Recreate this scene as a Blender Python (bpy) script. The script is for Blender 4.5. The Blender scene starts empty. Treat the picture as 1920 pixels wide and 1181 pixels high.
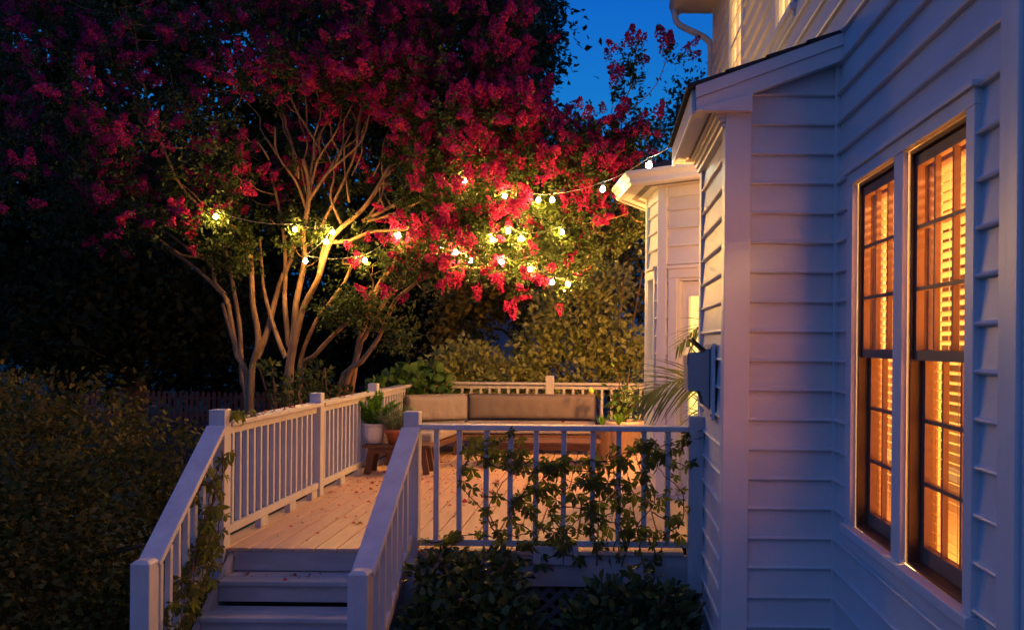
import bpy, math, random
import numpy as np
from math import radians, sin, cos, pi, sqrt, atan2
from mathutils import Vector, Matrix, Quaternion

random.seed(7)
rng = np.random.default_rng(11)
scene = bpy.context.scene
COL = scene.collection

# ------------------------------------------------------------------ camera
F, CX, CY, ZC, ROLL = 1680.0, 1135.0, 645.0, 2.37, 0.009
cam_d = bpy.data.cameras.new("camera")
cam = bpy.data.objects.new("camera", cam_d)
COL.objects.link(cam)
cam.matrix_world = Matrix.Translation((0, 0, ZC)) @ Matrix.Rotation(pi / 2, 4, 'X') @ Matrix.Rotation(ROLL, 4, 'Z')
cam_d.sensor_width = 36
cam_d.lens = F / 1920 * 36
cam_d.shift_x = -(CX - 960) / 1920
cam_d.shift_y = (CY - 590.5) / 1920
cam_d.clip_end = 500
cam_d.dof.use_dof = True
cam_d.dof.focus_distance = 6.6
cam_d.dof.aperture_fstop = 5.0
scene.camera = cam


def at(u, v, Y):
    """world point that the photo shows at pixel u, v when it stands Y metres in front of the camera"""
    du, dv = u - CX, v - CY
    a, b = du + ROLL * dv, dv - ROLL * du
    return Vector((a * Y / F, Y, ZC - b * Y / F))


# ------------------------------------------------------------------ sky, light, exposure
world = bpy.data.worlds.new("World")
scene.world = world
world.use_nodes = True
nt = world.node_tree
bg = nt.nodes['Background']
SUN_EL, SUN_ROT = radians(-4.0), radians(180)
sky = nt.nodes.new('ShaderNodeTexSky')
sky.sky_type = 'NISHITA'
sky.sun_disc = False
sky.sun_elevation = SUN_EL
sky.sun_rotation = SUN_ROT
sky.air_density = 1.0
sky.dust_density = 0.6
sky.ozone_density = 4.0
tint = nt.nodes.new('ShaderNodeMix')
tint.data_type = 'RGBA'
tint.blend_type = 'MULTIPLY'
tint.inputs[0].default_value = 1.0
nt.links.new(sky.outputs[0], tint.inputs[6])
tint.inputs[7].default_value = (1, 1, 1, 1)
# dusk gradient: deep blue overhead, teal low in the north, violet in the west behind the camera
tc = nt.nodes.new('ShaderNodeTexCoord')
sep = nt.nodes.new('ShaderNodeSeparateXYZ')
nt.links.new(tc.outputs['Generated'], sep.inputs[0])
ramp = nt.nodes.new('ShaderNodeValToRGB')
ramp.color_ramp.elements[0].position = 0.0
ramp.color_ramp.elements[0].color = (0.003, 0.02, 0.09, 1)
ramp.color_ramp.elements[1].position = 0.75
ramp.color_ramp.elements[1].color = (0.0045, 0.055, 0.30, 1)
e = ramp.color_ramp.elements.new(0.22)
e.color = (0.007, 0.165, 0.49, 1)
e = ramp.color_ramp.elements.new(0.42)
e.color = (0.0026, 0.080, 0.45, 1)
nt.links.new(sep.outputs[2], ramp.inputs[0])
west = nt.nodes.new('ShaderNodeMapRange')
west.inputs[1].default_value = 0.25
west.inputs[2].default_value = -0.7
nt.links.new(sep.outputs[1], west.inputs[0])
wmix = nt.nodes.new('ShaderNodeMix')
wmix.data_type = 'RGBA'
nt.links.new(west.outputs[0], wmix.inputs[0])
nt.links.new(ramp.outputs[0], wmix.inputs[6])
wmix.inputs[7].default_value = (0.058, 0.115, 0.375, 1)
add = nt.nodes.new('ShaderNodeMix')
add.data_type = 'RGBA'
add.blend_type = 'ADD'
add.inputs[0].default_value = 0.12
nt.links.new(wmix.outputs[2], add.inputs[6])
nt.links.new(tint.outputs[2], add.inputs[7])
nt.links.new(add.outputs[2], bg.inputs[0])
bg.inputs[1].default_value = 1.0

sun_d = bpy.data.lights.new("sun", 'SUN')
sun_d.energy = 0.06
sun_d.angle = radians(50)
sun_d.color = (0.32, 0.5, 1.0)
sun = bpy.data.objects.new("sun", sun_d)
sun.rotation_euler = (radians(52), 0, radians(-28))     # afterglow from behind the camera, a little to the left
COL.objects.link(sun)

scene.view_settings.view_transform = 'Standard'
scene.view_settings.look = 'None'
scene.view_settings.exposure = 0.33
scene.view_settings.gamma = 1.0
scene.render.engine = 'CYCLES'
scene.cycles.use_denoising = True
scene.cycles.max_bounces = 8
scene.cycles.transparent_max_bounces = 12
scene.cycles.sample_clamp_indirect = 4.0
scene.cycles.caustics_reflective = False
scene.cycles.caustics_refractive = False

P_LANTERN, P_REAR, P_ROOM, BULB = 80.0, 445.0, 1300.0, 920.0

# ------------------------------------------------------------------ mesh helpers
ORIG = {}


class MB:
    def __init__(self):
        self.v, self.f, self.s, self.m = [], [], [], []

    def add(self, vs, fs, smooth=False, mi=0):
        o = len(self.v)
        self.v += [tuple(p) for p in vs]
        for f in fs:
            self.f.append([i + o for i in f])
            self.s.append(smooth)
            self.m.append(mi)
        return self

    def box(self, x0, x1, y0, y1, z0, z1, mi=0):
        vs = [(x, y, z) for z in (z0, z1) for y in (y0, y1) for x in (x0, x1)]
        return self.add(vs, [(0, 2, 3, 1), (4, 5, 7, 6), (0, 1, 5, 4), (2, 6, 7, 3), (0, 4, 6, 2), (1, 3, 7, 5)], mi=mi)

    def obox(self, p, d, n, s0, s1, o0, o1, z0, z1, mi=0):
        """box along plan direction d from p, o along the outward normal n"""
        vs = [(p[0] + d[0] * s + n[0] * o, p[1] + d[1] * s + n[1] * o, z)
              for z in (z0, z1) for o in (o0, o1) for s in (s0, s1)]
        return self.add(vs, [(0, 2, 3, 1), (4, 5, 7, 6), (0, 1, 5, 4), (2, 6, 7, 3), (0, 4, 6, 2), (1, 3, 7, 5)], mi=mi)

    def beam(self, a, b, w, h, up=(0, 0, 1), mi=0):
        a, b = Vector(a), Vector(b)
        d = (b - a).normalized()
        x = d.cross(Vector(up)).normalized()
        y = x.cross(d).normalized()
        vs = []
        for c in (a, b):
            for sy in (-.5, .5):
                for sx in (-.5, .5):
                    vs.append(c + x * sx * w + y * sy * h)
        return self.add(vs, [(0, 2, 3, 1), (4, 5, 7, 6), (0, 1, 5, 4), (2, 6, 7, 3), (0, 4, 6, 2), (1, 3, 7, 5)], mi=mi)

    def prism(self, poly, fn, a, b, mi=0):
        """poly (2-D), fn(p2, t) -> 3-D, extruded from t=a to t=b"""
        k = len(poly)
        vs = [fn(p, a) for p in poly] + [fn(p, b) for p in poly]
        fs = [tuple(range(k))[::-1], tuple(range(k, 2 * k))] + [(i, (i + 1) % k, k + (i + 1) % k, k + i) for i in range(k)]
        return self.add(vs, fs, mi=mi)

    def tube(self, pts, rs, n=8, cap=True, mi=0):
        pts = [Vector(p) for p in pts]
        if not hasattr(rs, '__len__'):
            rs = [rs] * len(pts)
        vs, fs = [], []
        ref = None
        for i, p in enumerate(pts):
            t = (pts[min(i + 1, len(pts) - 1)] - pts[max(i - 1, 0)])
            t = t.normalized() if t.length > 1e-9 else Vector((0, 0, 1))
            if ref is None:
                ref = t.orthogonal().normalized()
            ref = (ref - t * ref.dot(t))
            ref = ref.normalized() if ref.length > 1e-6 else t.orthogonal().normalized()
            b = t.cross(ref)
            for j in range(n):
                a = 2 * pi * j / n
                vs.append(p + (ref * cos(a) + b * sin(a)) * rs[i])
        for i in range(len(pts) - 1):
            for j in range(n):
                fs.append((i * n + j, i * n + (j + 1) % n, (i + 1) * n + (j + 1) % n, (i + 1) * n + j))
        if cap:
            fs.append(tuple(range(n))[::-1])
            fs.append(tuple(range((len(pts) - 1) * n, len(pts) * n)))
        return self.add(vs, fs, True, mi)

    def lathe(self, prof, c, n=24, axis=None, mi=0, flute=0.0, nf=12):
        """prof list of (r, z)"""
        vs, fs = [], []
        for (r, z) in prof:
            for j in range(n):
                a = 2 * pi * j / n
                rr = r * (1 + flute * (0.5 + 0.5 * cos(a * nf)))
                p = Vector((rr * cos(a), rr * sin(a), z))
                if axis is not None:
                    p = axis @ p
                vs.append((c[0] + p[0], c[1] + p[1], c[2] + p[2]))
        for i in range(len(prof) - 1):
            for j in range(n):
                fs.append((i * n + j, i * n + (j + 1) % n, (i + 1) * n + (j + 1) % n, (i + 1) * n + j))
        return self.add(vs, fs, True, mi)


def link(name, me, mats, parent=None, at_=None, bevel=0, seg=2):
    o = bpy.data.objects.new(name, me)
    COL.objects.link(o)
    for m in (mats if isinstance(mats, (list, tuple)) else [mats]):
        if not len(me.materials) or isinstance(mats, (list, tuple)):
            me.materials.append(m)
    po = Vector((0, 0, 0))
    if parent is not None:
        o.parent = parent
        po = ORIG[parent.name]
    if at_ is not None:
        o.location = Vector(at_) - po
        ORIG[o.name] = Vector(at_)
    else:
        ORIG[o.name] = po.copy()
    if bevel:
        b = o.modifiers.new("bevel", 'BEVEL')
        b.width = bevel
        b.segments = seg
        b.limit_method = 'ANGLE'
    return o


def build(name, mb, mats, parent=None, bevel=0, at_=None, seg=2):
    """link a shape collector as ONE mesh. World coordinates, unless at_ is given (then local to at_)."""
    me = bpy.data.meshes.new(name)
    off = Vector((0, 0, 0))
    if at_ is None and parent is not None:
        off = ORIG[parent.name]
    me.from_pydata([(p[0] - off[0], p[1] - off[1], p[2] - off[2]) for p in mb.v], [], mb.f)
    me.polygons.foreach_set('use_smooth', mb.s)
    me.polygons.foreach_set('material_index', mb.m)
    me.update()
    o = link(name, me, mats, parent, at_, bevel, seg)
    if at_ is None and parent is None:
        ORIG[o.name] = Vector((0, 0, 0))
    return o


def np_mesh(name, V, T, mats, parent=None, smooth=False, mi=None):
    """V (n,3) world coordinates, T (m,3) triangles"""
    me = bpy.data.meshes.new(name)
    off = np.array(ORIG[parent.name]) if parent is not None else np.zeros(3)
    V = (V - off).astype(np.float32)
    n, m = len(V), len(T)
    me.vertices.add(n)
    me.vertices.foreach_set('co', V.ravel())
    me.loops.add(3 * m)
    me.loops.foreach_set('vertex_index', T.astype(np.int32).ravel())
    me.polygons.add(m)
    me.polygons.foreach_set('loop_start', np.arange(0, 3 * m, 3, dtype=np.int32))
    me.polygons.foreach_set('loop_total', np.full(m, 3, dtype=np.int32))
    if smooth:
        me.polygons.foreach_set('use_smooth', np.ones(m, dtype=bool))
    if mi is not None:
        me.polygons.foreach_set('material_index', mi.astype(np.int32))
    me.update(calc_edges=True)
    me.validate()
    return link(name, me, mats, parent)


def thing(name, loc, label, cat, group=None):
    o = bpy.data.objects.new(name, None)
    o.empty_display_size = 0.2
    COL.objects.link(o)
    o.location = loc
    ORIG[o.name] = Vector(loc)
    return tag(o, label, cat, group)


def tag(o, label, cat, group=None, kind=None):
    o['label'] = label
    o['category'] = cat
    if group:
        o['group'] = group
    if kind:
        o['kind'] = kind
    return o


def structure(o):
    o['kind'] = 'structure'
    return o


# ------------------------------------------------------------------ materials
def new_mat(name):
    m = bpy.data.materials.new(name)
    m.use_nodes = True
    return m, m.node_tree, m.node_tree.nodes['Principled BSDF']


def paint(name, c, rough=.5, var=.12, scale=6., bump=.0, bscale=60., spec=.35, stretch=(1, 1, 1), c2=None, metal=0, detail=6):
    m, t, p = new_mat(name)
    p.inputs['Roughness'].default_value = rough
    p.inputs['Specular IOR Level'].default_value = spec
    p.inputs['Metallic'].default_value = metal
    co = t.nodes.new('ShaderNodeTexCoord')
    mp = t.nodes.new('ShaderNodeMapping')
    mp.inputs['Scale'].default_value = stretch
    t.links.new(co.outputs['Object'], mp.inputs[0])
    nz = t.nodes.new('ShaderNodeTexNoise')
    nz.inputs['Scale'].default_value = scale
    nz.inputs['Detail'].default_value = detail
    nz.inputs['Roughness'].default_value = .65
    t.links.new(mp.outputs[0], nz.inputs[0])
    r = t.nodes.new('ShaderNodeValToRGB')
    r.color_ramp.elements[0].position = .3
    r.color_ramp.elements[1].position = .7
    d = c2 if c2 else tuple(x * (1 - var) for x in c)
    r.color_ramp.elements[0].color = (*d, 1)
    r.color_ramp.elements[1].color = (*c, 1)
    t.links.new(nz.outputs[0], r.inputs[0])
    t.links.new(r.outputs[0], p.inputs['Base Color'])
    if bump:
        n2 = t.nodes.new('ShaderNodeTexNoise')
        n2.inputs['Scale'].default_value = bscale
        n2.inputs['Detail'].default_value = 5
        t.links.new(mp.outputs[0], n2.inputs[0])
        b = t.nodes.new('ShaderNodeBump')
        b.inputs['Strength'].default_value = bump
        b.inputs['Distance'].default_value = .01
        t.links.new(n2.outputs[0], b.inputs['Height'])
        t.links.new(b.outputs[0], p.inputs['Normal'])
    return m


def leaf_mat(name, ca, cb, cc=None, trans=.35, rough=.5, spec=.3, tcol=None):
    m, t, p = new_mat(name)
    g = t.nodes.new('ShaderNodeNewGeometry')
    r = t.nodes.new('ShaderNodeValToRGB')
    r.color_ramp.elements[0].color = (*ca, 1)
    r.color_ramp.elements[1].color = (*cb, 1)
    if cc:
        e = r.color_ramp.elements.new(.93)
        e.color = (*cc, 1)
        r.color_ramp.elements[1].position = .85
    t.links.new(g.outputs['Random Per Island'], r.inputs[0])
    t.links.new(r.outputs[0], p.inputs['Base Color'])
    p.inputs['Roughness'].default_value = rough
    p.inputs['Specular IOR Level'].default_value = spec
    tr = t.nodes.new('ShaderNodeBsdfTranslucent')
    if tcol:
        tr.inputs[0].default_value = (*tcol, 1)
    else:
        t.links.new(r.outputs[0], tr.inputs[0])
    mx = t.nodes.new('ShaderNodeMixShader')
    mx.inputs[0].default_value = trans
    t.links.new(p.outputs[0], mx.inputs[1])
    t.links.new(tr.outputs[0], mx.inputs[2])
    t.links.new(mx.outputs[0], t.nodes['Material Output'].inputs[0])
    return m


def glow(name, c, s, stripes=None, c2=None):
    m, t, p = new_mat(name)
    t.nodes.remove(p)
    em = t.nodes.new('ShaderNodeEmission')
    em.inputs[0].default_value = (*c, 1)
    em.inputs[1].default_value = s
    if stripes:
        co = t.nodes.new('ShaderNodeTexCoord')
        wv = t.nodes.new('ShaderNodeTexNoise')
        mp = t.nodes.new('ShaderNodeMapping')
        mp.inputs['Scale'].default_value = stripes
        t.links.new(co.outputs['Object'], mp.inputs[0])
        wv.inputs['Scale'].default_value = 1.0
        wv.inputs['Detail'].default_value = 3
        t.links.new(mp.outputs[0], wv.inputs[0])
        r = t.nodes.new('ShaderNodeValToRGB')
        r.color_ramp.elements[0].position = .32
        r.color_ramp.elements[1].position = .68
        r.color_ramp.elements[0].color = (*(c2 or tuple(x * .35 for x in c)), 1)
        r.color_ramp.elements[1].color = (*c, 1)
        t.links.new(wv.outputs[0], r.inputs[0])
        t.links.new(r.outputs[0], em.inputs[0])
    t.links.new(em.outputs[0], t.nodes['Material Output'].inputs[0])
    return m


def glass_mat(name, tintc=(1, 1, 1), refl=.08):
    m, t, p = new_mat(name)
    t.nodes.remove(p)
    tr = t.nodes.new('ShaderNodeBsdfTransparent')
    tr.inputs[0].default_value = (*tintc, 1)
    gl = t.nodes.new('ShaderNodeBsdfGlossy')
    gl.inputs['Roughness'].default_value = .03
    fr = t.nodes.new('ShaderNodeLayerWeight')
    fr.inputs[0].default_value = .5
    pw = t.nodes.new('ShaderNodeMath')
    pw.operation = 'POWER'
    pw.inputs[1].default_value = 5.0
    t.links.new(fr.outputs['Facing'], pw.inputs[0])
    ma = t.nodes.new('ShaderNodeMath')
    ma.operation = 'MULTIPLY_ADD'
    ma.inputs[1].default_value = .9
    ma.inputs[2].default_value = .05
    t.links.new(pw.outputs[0], ma.inputs[0])
    mx = t.nodes.new('ShaderNodeMixShader')
    t.links.new(ma.outputs[0], mx.inputs[0])
    t.links.new(tr.outputs[0], mx.inputs[1])
    t.links.new(gl.outputs[0], mx.inputs[2])
    t.links.new(mx.outputs[0], t.nodes['Material Output'].inputs[0])
    return m


M = {}
M['siding'] = paint('siding_paint', (.67, .66, .65), .45, .15, 1.6, .14, 30, stretch=(1, 1, 2.2))
M['trim'] = paint('trim_paint', (.70, .69, .67), .42, .08, 4., .08, 50)
M['soffit'] = paint('soffit_paint', (.68, .66, .62), .55, .12, 5., .1, 40)
M['rail'] = paint('rail_paint', (.56, .55, .55), .42, .24, 7., .15, 50, stretch=(1, 1, .4))
M['deck'] = paint('deck_paint', (.60, .40, .275), .42, .26, 3.5, .25, 30, stretch=(3, .5, 1))
M['step'] = paint('step_paint', (.50, .48, .47), .42, .34, 3.0, .25, 30, stretch=(.5, 3, 1))
M['rim'] = paint('rim_paint', (.46, .44, .43), .5, .34, 3., .2, 30, stretch=(.6, 1, 2))
M['shingle'] = paint('roof_shingle', (.055, .05, .05), .9, .5, 14., .8, 90)
M['gutter'] = paint('gutter_paint', (.66, .63, .58), .35, .06, 4.)
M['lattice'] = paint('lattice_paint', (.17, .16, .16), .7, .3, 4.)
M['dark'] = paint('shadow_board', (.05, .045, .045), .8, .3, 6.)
M['vent'] = paint('vent_louvre', (.16, .15, .14), .6, .3, 30.)
M['jamb'] = paint('stained_wood_jamb', (.15, .068, .032), .42, .35, 8., .1, 60, stretch=(3, 3, .3))
M['sash'] = paint('brown_sash', (.30, .16, .10), .45, .3, 8., stretch=(3, 3, .4))
M['cream'] = paint('interior_wall_paint', (.48, .33, .16), .7, .06, 2.)
M['oak'] = paint('oak_floor', (.28, .15, .06), .35, .45, 2.5, .1, 30, stretch=(9, .8, 1), detail=4)
M['blind'] = leaf_mat('blind_slat', (.30, .19, .085), (.36, .23, .11), trans=.2, rough=.4)
M['glass'] = glass_mat('window_glass')
M['lit_blind'] = glow('lit_window_shade', (1.0, .62, .20), 2.6, (14, 14, .4), (.95, .42, .09))
M['lit_curtain'] = glow('lit_door_curtain', (1.0, .72, .22), 1.8, (26, 26, .25), (.98, .47, .08))
M['wood'] = paint('teak', (.13, .065, .04), .5, .45, 6., .2, 40, stretch=(.4, 3, 3))
M['cushion'] = paint('taupe_canvas', (.28, .255, .25), .85, .08, 3., .35, 240)
M['cushion2'] = paint('brown_canvas', (.165, .14, .14), .85, .12, 5., .35, 240)
M['white_pot'] = paint('white_glazed_pot', (.70, .70, .72), .3, .05, 3.)
M['terracotta'] = paint('terracotta', (.42, .15, .07), .75, .25, 9., .1, 60)
M['pale_pot'] = paint('pale_stone_pot', (.50, .42, .33), .7, .2, 9., .15, 60)
M['metal'] = paint('grey_metal', (.42, .37, .34), .45, .15, 5.)
M['black'] = paint('black_metal', (.03, .03, .03), .5, .2, 6.)
M['bark'] = paint('smooth_tan_bark', (.40, .24, .105), .6, .3, 7., .5, 22, stretch=(1.5, 1.5, .4), c2=(.15, .08, .038))
M['dark_bark'] = paint('dark_bark', (.10, .07, .05), .85, .5, 6., .8, 14, stretch=(1, 1, .3))
M['twig'] = paint('vine_stem', (.13, .075, .04), .7, .3, 9.)
M['soil'] = paint('soil', (.05, .035, .025), .95, .4, 20.)
M['ground'] = paint('lawn', (.045, .075, .025), .95, .5, 8., .8, 60, c2=(.03, .045, .018))
M['picket'] = paint('weathered_picket', (.42, .17, .11), .8, .35, 6., .2, 40, stretch=(2, 2, .4))
M['picket_dark'] = paint('dark_picket', (.05, .045, .045), .8, .35, 6.)
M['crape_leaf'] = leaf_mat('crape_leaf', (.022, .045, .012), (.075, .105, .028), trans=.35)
M['blossom'] = leaf_mat('crape_blossom', (.33, .009, .085), (.70, .052, .205), trans=.35, rough=.7, spec=.1)
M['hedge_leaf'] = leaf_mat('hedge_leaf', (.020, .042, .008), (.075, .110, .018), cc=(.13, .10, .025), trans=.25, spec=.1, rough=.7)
M['gloss_leaf'] = leaf_mat('camellia_leaf', (.018, .040, .016), (.040, .075, .026), cc=(.10, .13, .03), trans=.15, rough=.36, spec=.28)
M['vine_leaf'] = leaf_mat('creeper_leaf', (.030, .078, .012), (.085, .145, .022), cc=(.15, .10, .02), trans=.5, tcol=(.17, .22, .028))
M['hydrangea_leaf'] = leaf_mat('hydrangea_leaf', (.045, .11, .025), (.085, .18, .035), trans=.3)
M['fern_leaf'] = leaf_mat('foxtail_leaf', (.07, .20, .015), (.15, .34, .03), trans=.35)
M['grey_leaf'] = leaf_mat('lavender_leaf', (.10, .15, .085), (.18, .23, .13), trans=.25, rough=.7)
M['lemon_leaf'] = leaf_mat('lemon_leaf', (.05, .12, .02), (.12, .22, .035), trans=.3, rough=.35)
M['palm_leaf'] = leaf_mat('palm_leaf', (.045, .075, .012), (.10, .14, .025), trans=.3, rough=.4)
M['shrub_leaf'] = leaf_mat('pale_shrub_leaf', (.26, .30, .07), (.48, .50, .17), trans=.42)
M['dogwood_leaf'] = leaf_mat('bronze_leaf', (.10, .11, .025), (.26, .20, .05), trans=.35, spec=.1, rough=.7)
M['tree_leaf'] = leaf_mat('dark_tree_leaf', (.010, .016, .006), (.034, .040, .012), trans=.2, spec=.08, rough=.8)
M['far_leaf'] = leaf_mat('far_tree_leaf', (.02, .045, .022), (.045, .085, .04), trans=.3)
M['lemon'] = paint('lemon_skin', (.80, .62, .05), .4, .1, 30., .2, 120)
M['petal'] = leaf_mat('fallen_petal', (.50, .015, .03), (.75, .05, .08), cc=(.30, .09, .02), trans=.2)
M['cable'] = paint('pale_cable', (.20, .19, .18), .5, .1, 9.)
M['socket'] = paint('socket_plastic', (.10, .10, .10), .5, .1, 9.)
M['bulb'] = glow('lit_bulb', (1.0, .53, .12), BULB)
M['bulb_cool'] = glow('lit_cool_bulb', (.80, 1.0, .78), 110)
M['lantern'] = glow('lantern_glass', (1.0, .55, .18), 4.)
M['far_siding'] = paint('neighbour_siding', (.42, .44, .50), .6, .1, 2.)


# ------------------------------------------------------------------ leaf templates and scatter
def T_leaf(w=.28, fold=.08, droop=.10):
    v = np.array([(0, 0, 0), (-w, .42, fold), (0, .5, 0), (w, .42, fold), (0, 1, -droop)], float)
    t = np.array([(0, 2, 1), (0, 3, 2), (1, 2, 4), (2, 3, 4)])
    return v, t


def T_leaf8(w=.28, fold=.06, droop=.14):
    v = np.array([(0, 0, 0), (-w * .75, .22, fold * .8), (-w, .48, fold), (-w * .6, .76, fold * .3 - droop * .4), (0, 1, -droop),
                  (w * .6, .76, fold * .3 - droop * .4), (w, .48, fold), (w * .75, .22, fold * .8), (0, .45, 0), (0, .78, -droop * .5)], float)
    t = np.array([(0, 8, 1), (1, 8, 2), (2, 8, 9), (2, 9, 3), (3, 9, 4), (4, 9, 5), (5, 9, 6), (6, 9, 8), (6, 8, 7), (7, 8, 0)])
    return v, t


def T_leaflet(w=.2, fold=.05, droop=.2):
    v = np.array([(0, 0, 0), (-w * .30, .20, fold * .4), (-w, .52, fold), (-w * .72, .76, fold * .3 - droop * .4), (0, 1, -droop),
                  (w * .72, .76, fold * .3 - droop * .4), (w, .52, fold), (w * .30, .20, fold * .4), (0, .45, 0), (0, .78, -droop * .5)], float)
    return v, T_leaf8()[1]


def T_floret(k, seed, r=.075, h=.18, s=.0125):
    """a panicle of crinkled florets: k small bent quads spread over a cone along +y"""
    g = np.random.default_rng(seed)
    V, T = [], []
    for i in range(k):
        tpos = g.random() ** .8
        a = g.random() * 2 * pi
        rad = r * (1 - .75 * tpos) * (.55 + .5 * g.random())
        c = np.array((rad * cos(a), tpos * h, rad * sin(a)))
        n = np.array((cos(a), .35 + .4 * tpos, sin(a))) + g.normal(0, .45, 3)
        n /= np.linalg.norm(n)
        x = np.cross(n, g.normal(0, 1, 3)); x /= np.linalg.norm(x)
        y = np.cross(n, x)
        q = s * (.7 + .6 * g.random())
        o = len(V)
        V += [c - x * q - y * q * .4, c + x * q * .3 - y * q + n * q * .5, c + x * q + y * q * .4, c - x * q * .4 + y * q + n * q * .4]
        T += [(o, o + 1, o + 2), (o, o + 2, o + 3)]
    return np.array(V), np.array(T)


def frames(d, n):
    d = d / np.maximum(np.linalg.norm(d, axis=1, keepdims=True), 1e-9)
    x = np.cross(d, n)
    l = np.linalg.norm(x, axis=1, keepdims=True)
    bad = l[:, 0] < 1e-4
    x[bad] = np.cross(d[bad], np.array((.31, .57, .76)))
    x /= np.maximum(np.linalg.norm(x, axis=1, keepdims=True), 1e-9)
    z = np.cross(x, d)
    return np.stack((x, d, z), axis=2)


def scatter(tpl, pos, d, n, s):
    V, T = tpl
    R = frames(np.asarray(d, float), np.asarray(n, float))
    s = np.asarray(s, float)
    W = np.einsum('nij,kj->nki', R, V) * s[:, None, None] + np.asarray(pos)[:, None, :]
    N, k = len(pos), len(V)
    TT = (T[None] + (np.arange(N) * k)[:, None, None]).reshape(-1, 3)
    return W.reshape(-1, 3), TT


def join(parts):
    V, T, o = [], [], 0
    for v, t in parts:
        V.append(v); T.append(t + o); o += len(v)
    return np.concatenate(V), np.concatenate(T)


def catmull(pts, step=.12):
    p = [Vector(q) for q in pts]
    p = [p[0] * 2 - p[1]] + p + [p[-1] * 2 - p[-2]]
    out = []
    for i in range(1, len(p) - 2):
        k = max(2, int((p[i + 1] - p[i]).length / step))
        for j in range(k):
            t = j / k
            out.append(.5 * ((2 * p[i]) + (p[i + 1] - p[i - 1]) * t + (2 * p[i - 1] - 5 * p[i] + 4 * p[i + 1] - p[i + 2]) * t * t
                             + (3 * p[i] - p[i - 1] - 3 * p[i + 1] + p[i + 2]) * t ** 3))
    out.append(p[-2])
    return out


# ------------------------------------------------------------------ ground
g = MB()
g.add([(-150, -40, 0), (150, -40, 0), (150, 260, 0), (-150, 260, 0)], [(0, 1, 2, 3)])
ground = structure(build('ground', g, M['ground']))

# ------------------------------------------------------------------ house
XW, YF, XB, YB = 1.41, 5.437, .745, 6.85      # main wall plane, bump front, bump side, bump back
LAP, ZREF = .1786, 2.626
house = thing('house', (XW, 8, 0), 'white beaded-siding house with lit windows beside the deck', 'house')


def holes_split(s0, s1, za, zb, holes):
    iv = [(s0, s1)]
    for (h0, h1, hz0, hz1) in holes:
        if hz0 < zb - 1e-6 and hz1 > za + 1e-6:
            nv = []
            for a, b in iv:
                if h1 <= a or h0 >= b:
                    nv.append((a, b))
                else:
                    if h0 > a: nv.append((a, h0))
                    if h1 < b: nv.append((h1, b))
            iv = nv
    return iv


PROF = [(.003, 0), (.0150, .0), (.0265, .003), (.0310, .0105), (.0265, .0185), (.0175, .0215), (.0165, .029), (.003, LAP)]


def clip_prof(zb, za, zc):
    pts = [(o, zb + z) for o, z in PROF]
    out = []
    for i, (o, z) in enumerate(pts):
        if i:
            o0, z0 = pts[i - 1]
            for c in (za, zc):
                if z0 < c - 1e-9 and z > c + 1e-9:
                    t = (c - z0) / (z - z0)
                    out.append((o0 + (o - o0) * t, c))
        if za - 1e-9 <= z <= zc + 1e-9:
            out.append((o, z))
    return out


def siding(p, d, n, s0, s1, z0, z1, holes=(), top=None):
    """lapped, beaded clapboards; top(s) optional sloping limit is handled by trim that covers it"""
    mb = MB()
    k0 = math.floor((z0 - ZREF) / LAP)
    k1 = math.ceil((z1 - ZREF) / LAP)
    g = random.Random(int(s1 * 1000) + int(z1 * 100))
    for k in range(k0, k1):
        zb = ZREF + k * LAP
        jr = g.random()
        cuts = sorted({max(zb, z0), min(zb + LAP, z1)} | {c for h in holes for c in h[2:4] if max(zb, z0) < c < min(zb + LAP, z1)})
        for za, zc in zip(cuts[:-1], cuts[1:]):
            if zc - za < 1e-4: continue
            pr = clip_prof(zb, za, zc)
            if len(pr) < 2: continue
            pieces = []
            for a, b in holes_split(s0, s1, za, zc, holes):
                j = s0 + jr * (s1 - s0)
                if b - a > 2.2 and a + .4 < j < b - .4:
                    pieces += [(a, j - .0012), (j + .0012, b)]
                else:
                    pieces.append((a, b))
            for a, b in pieces:
                vs = []
                for (o, z) in pr:
                    for s in (a, b):
                        vs.append((p[0] + d[0] * s + n[0] * o, p[1] + d[1] * s + n[1] * o, z))
                fs = [(2 * i, 2 * i + 1, 2 * i + 3, 2 * i + 2) for i in range(len(pr) - 1)]
                # close the ends
                mb.add(vs, fs)
    return mb


def backing(mb, p, d, n, s0, s1, z0, z1, holes=(), t=.14):
    zs = sorted({z0, z1} | {c for h in holes for c in h[2:4] if z0 < c < z1})
    for za, zc in zip(zs[:-1], zs[1:]):
        for a, b in holes_split(s0, s1, za, zc, holes):
            mb.obox(p, d, n, a, b, -t, 0, za, zc)
    return mb


# --- main wall
p0, dm, nm = (XW, 0), (0, 1), (-1, 0)
WIN = [(3.44, 4.18, 1.36, 3.28), (4.31, 5.02, 1.36, 3.28)]
UP = [(6.80, 7.42, 4.93, 6.5), (9.32, 10.2, 4.93, 6.5)]
WH = [(3.36, 5.12, 1.305, 3.36)]
UPH = [(6.70, 7.52, 4.83, 6.6), (9.22, 10.3, 4.83, 6.6)]
mb = siding(p0, dm, nm, 3.145, 11.74, .12, 6.8, WH + UPH)
build('wall', mb, M['siding'], house)
mb = MB()
backing(mb, p0, dm, nm, 2.4, 11.8, 0, 6.8, [(3.41, 5.05, 1.33, 3.31)] + [(a - .03, b + .03, c - .03, e + .03) for a, b, c, e in UP])
build('wall_sheathing', mb, M['trim'], house)
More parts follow.
